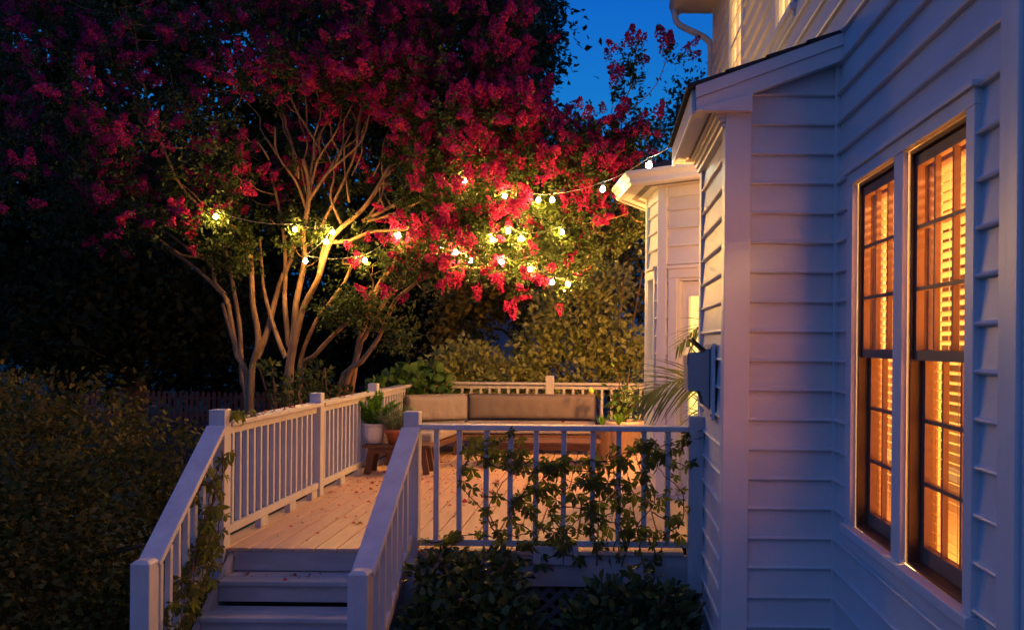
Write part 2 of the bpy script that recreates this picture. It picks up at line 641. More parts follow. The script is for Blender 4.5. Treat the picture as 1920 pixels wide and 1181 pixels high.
# vertical corner boards
mb = MB(); mb.obox(p0, dm, nm, 3.0, 3.145, 0, .034, 0, 6.8)
build('corner_board', mb, M['trim'], house, .004)
mb = MB(); mb.obox(p0, dm, nm, 2.92, 2.997, 0, .070, 0, 6.8)
build('corner_board', mb, M['trim'], house, .006)
mb = MB(); mb.obox(p0, dm, nm, 2.3, 2.917, 0, .055, 0, 6.8)
build('corner_board', mb, M['trim'], house, .006)
mb = MB(); mb.obox(p0, dm, nm, 11.74, 11.82, 0, .034, 0, 6.8)
build('corner_board', mb, M['trim'], house, .004)
mb = MB(); mb.obox(p0, dm, nm, YF - .034, YF - .0, 0, .036, 0, 4.12)
build('corner_board', mb, M['trim'], house, .004)


def sash_set(win, p, d, n, s0, s1, z0, z1, deep_low=.10, deep_up=.045, mat=None, cols=3, rows=3):
    """double-hung: upper sash near the outside, lower sash behind it; muntins belong to their sash"""
    mat = mat or M['sash']
    zm = (z0 + z1) / 2 + .02
    for (za, zb, o, st, rb, rt) in ((zm - .028, z1 - .010, -deep_up, .036, .045, .05), (z0 + .005, zm + .022, -deep_low, .040, .075, .04)):
        mb = MB()
        a, b = s0 + .023, s1 - .023
        th = .034
        mb.obox(p, d, n, a, a + st, o - th, o, za, zb)
        mb.obox(p, d, n, b - st, b, o - th, o, za, zb)
        mb.obox(p, d, n, a + st, b - st, o - th, o, za, za + rb)
        mb.obox(p, d, n, a + st, b - st, o - th, o, zb - rt, zb)
        ga, gb, gz0, gz1 = a + st, b - st, za + rb, zb - rt
        for i in range(1, cols):
            s = ga + (gb - ga) * i / cols
            mb.obox(p, d, n, s - .009, s + .009, o - th + .005, o - .003, gz0, gz1)
        for i in range(1, rows):
            z = gz0 + (gz1 - gz0) * i / rows
            mb.obox(p, d, n, ga, gb, o - th + .003, o - .001, z - .009, z + .009)
        sash = build('sash', mb, mat, win)
        mb = MB()
        om = o - th / 2
        q = [(ga, gz0), (gb, gz0), (gb, gz1), (ga, gz1)]
        mb.add([(p[0] + d[0] * s + n[0] * om, p[1] + d[1] * s + n[1] * om, z) for s, z in q], [(0, 1, 2, 3)])
        build('pane', mb, M['glass'], sash)


# --- the big double window
mb = MB()
a, b = 3.355, 5.13
mb.obox(p0, dm, nm, a, 3.44, .0, .034, 1.36, 3.28)
mb.obox(p0, dm, nm, 5.02, b, .0, .034, 1.36, 3.28)
mb.obox(p0, dm, nm, 4.18, 4.31, .0, .030, 1.36, 3.28)
mb.obox(p0, dm, nm, a, b, .0, .036, 3.28, 3.345)
mb.obox(p0, dm, nm, a - .02, b + .02, .0, .055, 3.345, 3.37)
mb.obox(p0, dm, nm, a - .01, b + .01, .0, .058, 1.312, 1.36)
mb.obox(p0, dm, nm, a + .01, b - .01, .0, .030, 1.235, 1.312)
big = build('window', mb, M['trim'], house, .004)
for (s0, s1, z0, z1) in WIN:
    mb = MB()
    for (q0, q1) in ((s0 - .0001, s0 + .022), (s1 - .022, s1 + .0001)):
        mb.obox(p0, dm, nm, q0, q1, -.138, -.002, z0, z1)
        # stepped tracks
    mb.obox(p0, dm, nm, s0 + .022, s0 + .034, -.060, -.0555, z0, z1)
    mb.obox(p0, dm, nm, s1 - .030, s1 - .022, -.016, -.004, z0 + .02, z1 - .02)
    mb.obox(p0, dm, nm, s1 - .034, s1 - .022, -.092, -.084, z0 + .02, z1 - .02)
    mb.obox(p0, dm, nm, s0 + .022, s1 - .022, -.138, -.002, z1 - .022, z1)
    mb.obox(p0, dm, nm, s0 + .022, s1 - .022, -.138, -.002, z0, z0 + .012)
    build('jamb', mb, M['jamb'], big)
    mb = MB()
    for (q0, q1) in ((s0, s0 + .022), (s1 - .022, s1)):
        mb.obox(p0, dm, nm, q0, q1, -.150, -.1385, z0, z1)
    mb.obox(p0, dm, nm, s0 + .022, s1 - .022, -.150, -.1385, z1 - .022, z1)
    mb.obox(p0, dm, nm, s0 + .022, s1 - .022, -.150, -.1385, z0, z0 + .012)
    build('inner_jamb', mb, M['cream'], big)
    sash_set(big, p0, dm, nm, s0, s1, z0 + .012, z1 - .02, .062, .020)

# --- upper windows
for i, (s0, s1, z0, z1) in enumerate(UP):
    mb = MB()
    mb.obox(p0, dm, nm, s0 - .10, s0, 0, .031, z0, z1)
    mb.obox(p0, dm, nm, s1, s1 + .10, 0, .034, z0, z1)
    mb.obox(p0, dm, nm, s0 - .10, s1 + .10, 0, .036, z1, z1 + .09)
    mb.obox(p0, dm, nm, s0 - .12, s1 + .12, 0, .058, z0 - .05, z0)
    mb.obox(p0, dm, nm, s0 - .10, s1 + .10, 0, .030, z0 - .10, z0 - .05)
    w = build('window', mb, M['trim'], house, .004)
    sash_set(w, p0, dm, nm, s0, s1, z0, z1, -.012, -.014, M['trim'], 2, 3)
    mb = MB()
    mb.obox(p0, dm, nm, s0 - .02, s1 + .02, -.06, -.024, z0 - .02, z1 + .02)
    build('lit_shade', mb, M['lit_blind'], w)

# --- room behind the big window
mb = MB()
mb.box(1.56, 3.7, 2.5, 11.2, .90, .95)
build('interior_floor', mb, M['oak'], house)
mb = MB()
mb.box(3.7, 3.8, 2.5, 11.2, .95, 3.6)
mb.box(1.56, 3.7, 11.2, 11.3, .95, 3.6)
mb.box(1.56, 3.7, 2.4, 2.5, .95, 3.6)
build('interior_wall', mb, M['cream'], house)
mb = MB()
mb.box(1.56, 3.8, 2.4, 11.3, 3.6, 3.7)
build('interior_ceiling', mb, M['cream'], house)
mb = MB()
mb.box(3.68, 3.698, 2.5, 11.2, .951, 1.09)
mb.box(1.56, 3.68, 11.18, 11.198, .951, 1.09)
build('baseboard', mb, M['trim'], house, .004)
# a framed inner window with louvred shutters on the far room wall
for y0 in (5.6, 8.0):
    mb = MB(); mb.box(3.655, 3.697, y0, y0 + 1.5, 1.75, 3.2)
    build('interior_shutter', mb, M['blind'], house, .01)
rl = bpy.data.lights.new('room_light', 'AREA')
rl.shape = 'RECTANGLE'
rl.size, rl.size_y = 1.0, 2.2
rl.energy = P_ROOM
rl.color = (1.0, .53, .17)
ro = bpy.data.objects.new('room_light', rl)
ro.location = (2.75, 4.3, 3.55)
COL.objects.link(ro)

# --- bump-out
pf, df, nf = (0, YF), (1, 0), (0, -1)
mb = siding(pf, df, nf, XB + .125, XW - .034, .12, 4.10)
# cut away what would stand above the rake
mb2 = MB()


def roof_z(x):            # underside line of the shingles on the bump
    return 3.90 + (x - .49) * .372


for f in mb.f:
    q = [mb.v[i] for i in f]
    # split each clapboard face in strips and clip by the roof slope
    xa, xb = q[0][0], q[1][0]
    N = 24
    for i in range(N):
        x0, x1 = xa + (xb - xa) * i / N, xa + (xb - xa) * (i + 1) / N
        zt = roof_z((x0 + x1) / 2) - .06
        if q[0][2] > zt: continue
        mb2.add([(x0, q[0][1], q[0][2]), (x1, q[1][1], q[1][2]), (x1, q[2][1], min(q[2][2], zt)), (x0, q[3][1], min(q[3][2], zt))], [(0, 1, 2, 3)])
build('wall', mb2, M['siding'], house)
ps, ds, ns = (XB, 0), (0, 1), (-1, 0)
mb = siding(ps, ds, ns, YF + .10, YB - .10, .12, 3.77)
build('wall', mb, M['siding'], house)
mb = MB()
mb.prism([(XB, 0), (XW, 0), (XW, 4.2), (XB, 3.95)], lambda q, t: (q[0], t, q[1]), YF + .001, YF + .1)
mb.box(XB + .001, XB + .1, YF + .1, YB, 0, 3.9)
mb.prism([(XB + .1, 0), (XW, 0), (XW, 4.2), (XB + .1, 3.95)], lambda q, t: (q[0], t, q[1]), YB - .1, YB)
build('wall_sheathing', mb, M['trim'], house)
mb = MB(); mb.box(XB - .032, XB + .125, YF - .034, YF, 0, 3.77)
mb.box(XB - .032, XB, YF, YF + .10, 0, 3.77)
build('corner_board', mb, M['trim'], house, .004)
mb = MB(); mb.box(XB - .032, XB, YB - .10, YB + .0, 0, 3.77)
mb.box(XB - .032, XB + .1, YB, YB + .03, 0, 3.77)
build('corner_board', mb, M['trim'], house, .004)
# roof, rake boards, fascia, soffit with vents
mb = MB()
fn = lambda q, t: (q[0], t, q[1])
RX = [.475, .70, .94, 1.18, XW]
for i in range(4):                      # shingle courses show as small steps along the rake
    x0, x1 = RX[i], RX[i + 1]
    mb.prism([(x0, roof_z(x0)), (x1 + .02, roof_z(x1 + .02)), (x1 + .02, roof_z(x1 + .02) + .014), (x0, roof_z(x0) + .026)], fn, YF - .115, YB + .13)
build('roof', mb, M['shingle'], house)
mb = MB()
y0, y1 = YF - .098, YF - .062
zr = lambda x, dz: roof_z(x) - .002 - dz
mb.prism([(.525, zr(.525, 0)), (.525, zr(.525, .075)), (XW, zr(XW, .075)), (XW, zr(XW, 0))], fn, y0 - .012, y1)
mb.prism([(.528, zr(.525, .0752)), (.528, 3.765), (.865, 3.765), (.865, zr(.865, .165)), (XW, zr(XW, .165)), (XW, zr(XW, .0752))], fn, y0, y1)
mb.prism([(.532, 3.765), (.865, 3.765), (.865, zr(.865, .166)), (.54, 3.78)], fn, y0 - .006, y0 - .0005)
build('rake_board', mb, M['trim'], house, .003)
mb = MB()
mb.prism([(.528, 3.768), (.865, 3.768), (.865, zr(.865, .165)), (XW, zr(XW, .165)), (XW, zr(XW, .02)), (.528, zr(.528, .02))], fn, y1, YF - .0355)
build('rake_board', mb, M['trim'], house)
mb = MB()
mb.box(.505, .527, YF - .06, YB + .12, 3.755, roof_z(.5) - .004)
build('fascia', mb, M['trim'], house, .003)
mb = MB()
mb.box(.527, XB - .03, YF - .03, YB + .12, 3.79, 3.81)
mb.box(.527, .60, YF - .03, YB + .12, 3.772, 3.79)
build('soffit', mb, M['soffit'], house, .002)
mb = MB()
for k in range(4):
    mb.box(.625, .668, YF + .02 + k * .36, YF + .36 + k * .36, 3.783, 3.789)
build('soffit_vent', mb, M['vent'], house)
mb = MB()
for k, (w, z) in enumerate(((.075, 3.772), (.055, 3.745), (.036, 3.715), (.018, 3.68))):
    mb.box(XB - .032 - w, XB - .0, YF - .03, YB + .02, z, 3.79 - .002 * k) if k == 0 else mb.box(XB - .032 - w + .0, XB - .001 * k, YF - .028, YB + .02, z, z + .03)
build('crown_molding', mb, M['trim'], house, .006)
mb = MB()
mb.prism([(.53, 3.77), (XW, 3.77), (XW, zr(XW, .02)), (.53, zr(.53, .02))], fn, YB + .03, YB + .11)
build('rake_board', mb, M['trim'], house)

# --- breakfast bay with the door
A = Vector((XW, 8.35)); B = Vector((.5625, 9.0)); Cc = Vector((.468, 9.72)); Dd = Vector((.86, 10.6)); Ee = Vector((XW, 10.6))


def seg(p, q):
    d = (q - p); L = d.length; d = d / L
    n = Vector((d.y, -d.x))
    mid = (p + q) / 2
    if (mid - Vector((1.6, 9.6))).dot(n) < 0: n = -n
    return p, d, n, L


ZS = 3.945
bp, bd, bn, bL = seg(B, A)
door_hole = [(.165, 1.03, .88, 3.11)]
mb = siding(bp, bd, bn, .07, bL, .12, ZS, door_hole)
build('wall', mb, M['siding'], house)
np_, nd, nn, nL = seg(B, Cc)
nh = [(.22, .66, 1.25, 3.16)]
mb = siding(np_, nd, nn, .07, .66, .12, ZS, nh)
build('wall', mb, M['siding'], house)
mb = MB()
backing(mb, bp, bd, bn, .0, bL, 0, ZS, [(.20, 1.00, .9, 3.03)], .10)
backing(mb, np_, nd, nn, .11, nL, 0, ZS, [(.28, .60, 1.35, 3.05)], .10)
for q0, q1 in ((Cc, Dd), (Dd, Ee)):
    a_, d_, n_, L_ = seg(q0, q1)
    mb.obox(a_, d_, n_, 0, L_, -.1, 0, 0, ZS)
build('wall_sheathing', mb, M['trim'], house)
mb = MB()
mb.obox(bp, bd, bn, -.03, .075, 0, .040, 0, ZS)
mb.obox(np_, nd, nn, -.0, .075, 0, .037, 0, ZS)
build('corner_board', mb, M['trim'], house, .004)
mb = MB()
mb.obox(np_, nd, nn, .6605, nL + .03, 0, .040, 0, ZS)
build('corner_board', mb, M['trim'], house, .004)
mb = MB()
mb.obox(bp, bd, bn, .075, bL, 0, .032, ZS - .11, ZS - .002)
mb.obox(np_, nd, nn, .075, nL - .06, 0, .032, ZS - .11, ZS - .002)
build('frieze_board', mb, M['trim'], house, .003)
# door
mb = MB()
mb.obox(bp, bd, bn, .10, .20, 0, .036, .88, 3.03)
mb.obox(bp, bd, bn, 1.0, 1.058, 0, .036, .88, 3.03)
mb.obox(bp, bd, bn, .10, 1.058, 0, .040, 3.03, 3.12)
mb.obox(bp, bd, bn, .085, 1.058, 0, .060, 3.12, 3.15)
mb.obox(bp, bd, bn, .20, .225, -.08, .018, .9, 3.03)
mb.obox(bp, bd, bn, .975, 1.0, -.08, .018, .9, 3.03)
mb.obox(bp, bd, bn, .225, .975, -.08, .018, 3.0, 3.03)
build('door_frame', mb, M['trim'], house, .004)
mb = MB()
o = -.03
mb.obox(bp, bd, bn, .227, .300, o - .04, o, .905, 2.998)
mb.obox(bp, bd, bn, .845, .973, o - .04, o, .905, 2.998)
mb.obox(bp, bd, bn, .300, .845, o - .04, o, 2.86, 2.998)
mb.obox(bp, bd, bn, .300, .845, o - .04, o, .905, 1.15)
mb.obox(bp, bd, bn, .295, .310, o - .002, o + .012, 1.14, 2.87)
mb.obox(bp, bd, bn, .828, .850, o - .002, o + .012, 1.14, 2.87)
mb.obox(bp, bd, bn, .310, .828, o - .002, o + .012, 2.848, 2.87)
door = build('door', mb, M['trim'], house, .003)
mb = MB()
mb.add([(bp.x + bd.x * s + bn.x * (o - .015), bp.y + bd.y * s + bn.y * (o - .015), z) for s, z in ((.300, 1.15), (.845, 1.15), (.845, 2.86), (.300, 2.86))], [(0, 1, 2, 3)])
build('pane', mb, M['glass'], door)
mb = MB()
K = 60
vs = []
for i in range(K + 1):
    s = .285 + .575 * i / K
    oo = o - .062 + .012 * sin(i * 1.3) + .005 * sin(i * 2.9)
    for z in (1.05, 2.93):
        vs.append((bp.x + bd.x * s + bn.x * oo, bp.y + bd.y * s + bn.y * oo, z))
mb.add(vs, [(2 * i, 2 * i + 2, 2 * i + 3, 2 * i + 1) for i in range(K)], True)
build('lit_curtain', mb, M['lit_curtain'], door)
mb = MB()
hp = bp + bd * .91 + bn * (o + .04)
mb.tube([(hp.x, hp.y, 1.86), (hp.x - bd.x * .09, hp.y - bd.y * .09, 1.86)], .009)
mb.tube([(hp.x, hp.y, 1.86), (hp.x - bn.x * .04, hp.y - bn.y * .04, 1.86)], .012)
build('handle', mb, M['black'], door)
# window in the narrow side of the bay
mb = MB()
mb.obox(np_, nd, nn, .22, .28, 0, .036, 1.30, 3.05)
mb.obox(np_, nd, nn, .60, .66, 0, .036, 1.30, 3.05)
mb.obox(np_, nd, nn, .22, .66, 0, .038, 3.05, 3.14)
mb.obox(np_, nd, nn, .20, .68, 0, .058, 3.14, 3.17)
mb.obox(np_, nd, nn, .20, .68, 0, .058, 1.25, 1.30)
w = build('window', mb, M['trim'], house, .004)
sash_set(w, np_, nd, nn, .28, .60, 1.35, 3.05, .07, .03, M['trim'], 2, 2)
mb = MB(); mb.obox(np_, nd, nn, .26, .62, -.18, -.13, 1.3, 3.08)
build('lit_shade', mb, M['lit_curtain'], w)


def offset_poly(ps, w):
    out = []
    segs = [seg(ps[i], ps[i + 1]) for i in range(len(ps) - 1)]
    for i, p in enumerate(ps):
        if i == 0: out.append(p + segs[0][2] * w)
        elif i == len(ps) - 1: out.append(p + segs[-1][2] * w)
        else:
            n1, n2 = segs[i - 1][2], segs[i][2]
            b = (n1 + n2); b /= (1 + n1.dot(n2))
            out.append(p + b * w)
    return out


ring = [A, B, Cc, Dd, Ee]
ring = [A + (A - B).normalized() * .0] + ring[1:]
e0 = offset_poly(ring, .0); e1 = offset_poly(ring, .30); e2 = offset_poly(ring, .36); e3 = offset_poly(ring, .40); e4 = offset_poly(ring, .42)


def band(rows, mat, name, smooth=False):
    mb = MB()
    vs = [(p.x, p.y, z) for (ps_, z) in rows for p in ps_]
    k = len(ring)
    fs = []
    for r in range(len(rows) - 1):
        for i in range(k - 1):
            fs.append((r * k + i, r * k + i + 1, (r + 1) * k + i + 1, (r + 1) * k + i))
    mb.add(vs, fs, smooth)
    return build(name, mb, mat, house)


band([(e0, ZS), (offset_poly(ring, .12), ZS), ], M['soffit'], 'soffit')
band([(offset_poly(ring, .12), ZS), (offset_poly(ring, .121), ZS + .004), (offset_poly(ring, .19), ZS + .004), (offset_poly(ring, .191), ZS)], M['vent'], 'soffit_vent')
band([(offset_poly(ring, .191), ZS), (e1, ZS), (e1, ZS + .02)], M['soffit'], 'soffit')
# ogee gutter all round
band([(e1, ZS - .012), (offset_poly(ring, .345), ZS - .012), (offset_poly(ring, .36), ZS + .012), (e2, ZS + .04), (offset_poly(ring, .375), ZS + .065),
      (offset_poly(ring, .40), ZS + .085), (offset_poly(ring, .405), ZS + .115), (offset_poly(ring, .395), ZS + .12), (offset_poly(ring, .38), ZS + .09), (e1, ZS + .08)], M['gutter'], 'gutter')
mb = MB()
zt = ZS + .12
apex = [(XW, 9.1, ZS + .52), (XW, 10.0, ZS + .52)]
rp = offset_poly(ring, .39)
vs = [(p.x, p.y, zt) for p in rp] + apex
mb.add(vs, [(0, 1, 5), (1, 2, 6, 5), (2, 3, 6), (3, 4, 6)])
mb.add([(x, y, z - .03) for x, y, z in vs], [(0, 5, 1), (1, 5, 6, 2), (2, 6, 3), (3, 6, 4)])
build('roof', mb, M['shingle'], house)

# --- main eave, gutter, downspout high up
mb = MB(); mb.box(.96, XW, 2.2, 12.05, 6.82, 6.84)
build('soffit', mb, M['soffit'], house)
mb = MB()
mb.prism([(.935, 6.80), (.86, 6.81), (.845, 6.86), (.82, 6.90), (.815, 6.94), (.935, 6.94)], lambda q, t: (q[0], t, q[1]), 2.2, 12.1)
build('gutter', mb, M['gutter'], house, .004)
mb = MB(); mb.box(.936, .96, 2.2, 12.05, 6.79, 6.97)
build('fascia', mb, M['trim'], house)
mb = MB()
mb.prism([(.83, 6.945), (4.6, 8.6), (8.2, 6.945)], lambda q, t: (q[0], t, q[1]), 2.1, 12.15)
build('roof', mb, M['shingle'], house)
mb = MB()
pts = catmull([(.885, 11.9, 6.82), (.89, 11.9, 6.70), (.96, 11.9, 6.60), (1.22, 11.9, 6.48), (1.335, 11.9, 6.40), (1.365, 11.9, 6.25), (1.365, 11.9, 5.6), (1.365, 11.9, .1)], .1)
mb.tube(pts, .042, 10)
build('downspout', mb, M['gutter'], house)
mb = MB(); mb.box(XW, 7.6, 11.8, 11.9, 0, 6.9)
mb.box(1.5, 7.6, 2.2, 2.3, 0, 6.9)
mb.box(7.5, 7.6, 2.3, 11.8, 0, 6.9)
build('wall', mb, M['siding'], house)

# ------------------------------------------------------------------ blinds behind the big window
for i, (s0, s1, z0, z1) in enumerate(WIN):
    mb = MB()
    x = 1.532
    zz = z1 - .10
    k = 0
    while zz > z0 + .06:
        tilt = radians(27 if i == 0 else 31)
        c, s = cos(tilt) * .021, sin(tilt) * .021
        ya, yb = s0 + .028, s1 - .028
        mb.add([(x - c, ya, zz + s), (x - c, yb, zz + s), (x, yb, zz + .003), (x, ya, zz + .003), (x + c, yb, zz - s), (x + c, ya, zz - s)],
               [(0, 1, 2, 3), (3, 2, 4, 5)], True)
        zz -= .044
        k += 1
    o = build('window_blind', mb, M['blind'])
    for q in (.18, .5, .82):
        pass
    tag(o, ['open horizontal slat blind glowing behind the wider near window sash', 'half closed slat blind in the window next to the inner wall corner'][i], 'blind', 'slat blinds in the big window')
    hb = MB(); hb.box(x - .03, x + .03, s0 + .025, s1 - .025, z1 - .08, z1 - .024)
    build('head_rail', hb, M['blind'], o, .004)
    hb = MB()
    for q in (.15, .5, .85):
        y = s0 + (s1 - s0) * q
        hb.tube([(x - .027, y, z1 - .06), (x - .027, y, z0 + .06)], .0016, 5)
        hb.tube([(x + .027, y, z1 - .06), (x + .027, y, z0 + .06)], .0016, 5)
    build('ladder_cord', hb, M['blind'], o)
    hb = MB(); hb.box(x - .025, x + .025, s0 + .028, s1 - .028, z0 + .035, z0 + .055)
    build('bottom_rail', hb, M['blind'], o, .003)

# ------------------------------------------------------------------ metal box on the bump wall
bx = thing('wall_mailbox', (XB, 6.05, 2.2), 'grey metal box with raised lid mounted on the side wall', 'mailbox')
wy0, wy1 = 5.92, 6.22
mb = MB(); mb.box(XB - .048, XB - .026, 5.84, 6.34, 1.88, 2.38)
build('mounting_board', mb, M['siding'], bx, .003)
mb = MB()
mb.prism([(XB - .05, 2.345), (XB - .075, 2.345), (XB - .09, 2.32), (XB - .19, 2.315), (XB - .195, 2.07), (XB - .115, 2.065), (XB - .098, 2.02), (XB - .09, 1.975), (XB - .05, 1.945)],
         lambda q, t: (q[0], t, q[1]), wy0, wy0 + .008)
mb.prism([(XB - .05, 2.345), (XB - .075, 2.345), (XB - .09, 2.32), (XB - .19, 2.315), (XB - .195, 2.07), (XB - .115, 2.065), (XB - .098, 2.02), (XB - .09, 1.975), (XB - .05, 1.945)],
         lambda q, t: (q[0], t, q[1]), wy1 - .008, wy1)
mb.box(XB - .06, XB - .05, wy0, wy1, 1.945, 2.345)
mb.box(XB - .195, XB - .10, wy0 + .008, wy1 - .008, 2.062, 2.072)
mb.box(XB - .198, XB - .189, wy0 + .008, wy1 - .008, 2.072, 2.27)
build('body', mb, M['metal'], bx, .003)
mb = MB()
mb.prism([(XB - .1985, 2.24), (XB - .206, 2.24), (XB - .203, 2.30), (XB - .182, 2.355), (XB - .175, 2.35), (XB - .194, 2.30)], lambda q, t: (q[0], t, q[1]), wy0 + .004, wy1 - .004)
build('front_flap', mb, M['metal'], bx, .002)
mb = MB()
mb.beam((XB - .085, (wy0 + wy1) / 2, 2.335), (XB - .175, (wy0 + wy1) / 2, 2.415), .30, .014, up=(0.59, 0, .8))
build('lid', mb, M['black'], bx, .003)
mb = MB(); mb.tube([(XB - .083, wy0 + .01, 2.338), (XB - .083, wy1 - .01, 2.338)], .008)
build('hinge', mb, M['metal'], bx)
for (dy, dz) in ((.03, 2.35), (.47, 2.35), (.03, 1.91), (.47, 1.91)):
    mb = MB(); mb.tube([(XB - .048, 5.84 + dy, dz), (XB - .053, 5.84 + dy, dz)], .009)
    build('screw', mb, M['black'], bx)

# ------------------------------------------------------------------ lantern hidden round the corner, lights deck and bay
def lantern(label, wall, out, z, power):
    """black wall lantern: bracket on the wall, cap, lit bulb and its light"""
    w, n = Vector((wall[0], wall[1], z)), Vector((out[0], out[1], 0))
    sd = Vector((-n.y, n.x, 0))
    root = thing('wall_lantern', tuple(w), label, 'lantern', 'wall lanterns on the house')
    c = w + n * .20
    mb = MB(); mb.obox((w.x, w.y), (sd.x, sd.y), (n.x, n.y), -.06, .06, .001, .025, z - .14, z + .14)
    mb.tube([w + n * .02 + Vector((0, 0, .05)), c + Vector((0, 0, .19)), c + Vector((0, 0, .14))], .010)
    build('bracket', mb, M['black'], root)
    mb = MB(); mb.lathe([(.0, .16), (.03, .15), (.15, .105), (.14, .095), (.0, .10)], c, 16)
    build('cap', mb, M['black'], root)
    mb = MB(); mb.lathe([(.0, -.062), (.025, -.06), (.035, -.03), (.03, .03), (.0, .05)], c, 12)
    build('bulb', mb, M['lantern'], root)
    pl = bpy.data.lights.new('lantern_light', 'POINT')
    pl.energy = power
    pl.color = (1.0, .39, .10)
    pl.shadow_soft_size = .06
    po = bpy.data.objects.new('lantern_light', pl)
    COL.objects.link(po)
    po.parent = root
    po.location = c + Vector((0, 0, -.13)) - w


lantern('lit black lantern under the eave on the hidden end of the bump', (1.0, YB + .031), (0, 1), 3.32, P_LANTERN)
lantern('lit black lantern on the house wall beyond the bay', (XW - .03, 11.25), (-1, 0), 3.1, P_REAR)

# ------------------------------------------------------------------ deck and steps
ZD, YE = .845, 6.63
deck = thing('deck', (-.8, 10, 0), 'painted plank deck with red petals and a lattice skirt', 'deck')
mb = MB()
x = -2.93
k = 0
while x < 1.38:
    y0 = YE - .02
    if x + .153 > XB - .04: y0 = YB + .035
    if x + .153 > -1.36 and x + .153 <= XB - .04: y0 = YE - .045
    dz = random.uniform(-.0012, .0012)
    yj = random.uniform(8.5, 12.5)
    mb.box(x, x + .150, y0, yj, ZD - .03 + dz, ZD + dz)
    mb.box(x, x + .150, yj + .004, 14.2, ZD - .03 + dz, ZD + dz * .5)
    x += .1605
    k += 1
build('deck_boards', mb, M['deck'], deck, .006)
mb = MB()
mb.box(-1.42, .735, YE - .02, YE + .02, .58, ZD - .031)
build('rim_board', mb, M['rim'], deck, .004)
mb = MB()
mb.box(-2.93, -1.42, YE - .0, YE + .04, .66, ZD - .031)
build('rim_board', mb, M['rim'], deck, .004)
mb = MB()
mb.box(-2.95, -2.91, YE + .04, 14.2, .6, ZD - .031)
mb.box(-2.91, 1.5, 14.16, 14.2, .6, ZD - .031)
build('rim_board', mb, M['rim'], deck, .004)
mb = MB()
for xa in (-1.05 + .60, -.6 + .45):
    pass
mb.box(-.515, -.295, YE - .075, YE - .021, .755, .885)
mb.box(-.29, -.185, YE - .078, YE - .021, .75, .885)
build('support_block', mb, M['rim'], deck, .004)
mb = MB()
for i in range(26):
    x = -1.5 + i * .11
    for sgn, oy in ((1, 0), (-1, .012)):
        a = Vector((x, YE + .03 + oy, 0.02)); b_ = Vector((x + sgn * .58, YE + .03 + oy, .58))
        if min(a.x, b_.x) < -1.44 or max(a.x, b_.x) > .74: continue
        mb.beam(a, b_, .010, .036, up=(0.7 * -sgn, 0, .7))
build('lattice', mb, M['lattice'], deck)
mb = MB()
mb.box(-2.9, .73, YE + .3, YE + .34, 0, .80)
build('skirt_backing', mb, M['dark'], deck)  # near-black board behind the lattice, stands in for the shade under the deck

steps = thing('deck_steps', (-2.1, 5.9, 0), 'wide painted wooden steps leading up to the deck', 'steps')
SX0, SX1 = -2.765, -1.455
for i in range(4):
    z = ZD - .17 * (i + 1)
    yf = YE - .285 * (i + 1) - .02
    mb = MB()
    mb.box(SX0 + .04, SX1 - .04, yf, yf + .145, z - .036, z)
    mb.box(SX0 + .04, SX1 - .04, yf + .150, yf + .285, z - .036, z - .001)
    build('tread', mb, M['step'], steps, .008)
    mb = MB()
    mb.box(SX0 + .04, SX1 - .04, yf + .03, yf + .05, z - .152, z - .0365)
    build('riser', mb, M['rim'], steps, .002)
mb = MB(); mb.box(SX0 + .04, SX1 - .04, YE - .022, YE - .003, .68, ZD - .031)
build('riser', mb, M['rim'], steps, .002)
for xx in (SX0, SX1 - .038):
    mb = MB()
    mb.prism([(YE - .002, .40), (YE - .002, ZD - .04), (5.35, .02), (5.75, 0)], lambda q, t: (t, q[0], q[1]), xx, xx + .038)
    build('stringer', mb, M['step'], steps, .003)

# ------------------------------------------------------------------ railings
BAL = MB(); BAL.box(-.019, .019, -.019, .019, 0, 1)
bal_mesh = {}


def post(parent, x, y, z0, z1, w=.105, chamfer=False):
    mb = MB()
    h = w / 2
    if chamfer:
        mb.box(x - h, x + h, y - h, y + h, z0, z1 - .02)
        mb.add([(x - h, y - h, z1 - .02), (x + h, y - h, z1 - .02), (x + h, y + h, z1 - .02), (x - h, y + h, z1 - .02),
                (x - h * .62, y - h * .62, z1), (x + h * .62, y - h * .62, z1), (x + h * .62, y + h * .62, z1), (x - h * .62, y + h * .62, z1)],
               [(0, 1, 5, 4), (1, 2, 6, 5), (2, 3, 7, 6), (3, 0, 4, 7), (4, 5, 6, 7)])
    else:
        mb.box(x - h, x + h, y - h, y + h, z0, z1)
    return build('post', mb, M['rail'], parent, .005)


def baluster(parent, x, y, z0, z1, dx=0):
    """one upright of its own; equal lengths share a mesh"""
    key = round(z1 - z0, 3)
    if key not in bal_mesh:
        mb = MB(); mb.box(-.019, .019, -.019, .019, 0, key)
        o = build('baluster', mb, M['rail'], parent, .003, at_=(x, y, z0))
        bal_mesh[key] = o.data
    else:
        o = link('baluster', bal_mesh[key], [], parent, (x, y, z0), .003)
    o.rotation_euler = (0, random.uniform(-.004, .004) + dx, random.uniform(-.05, .05))
    return o


ZR = 1.768
rg = 'railings around the deck and steps'
# front
fr = thing('deck_railing', (-.4, YE, ZD), 'wooden railing section overgrown by creeper facing the camera', 'railing', rg)
post(fr, -1.42, YE, 0, 1.86, .112)
post(fr, .675, YE, .55, 1.845, .112)
mb = MB(); mb.box(-1.364, .619, YE - .066, YE + .066, ZR - .038, ZR)
build('top_rail', mb, M['rail'], fr, .006)
mb = MB(); mb.box(-1.364, .619, YE - .02, YE + .02, .872, .918)
build('bottom_rail', mb, M['rail'], fr, .004)
for u in (822, 865, 915, 960, 1008, 1060, 1114, 1163, 1211, 1255):
    baluster(fr, (u - CX) * YE / F - .004, YE, .918, ZR - .038)
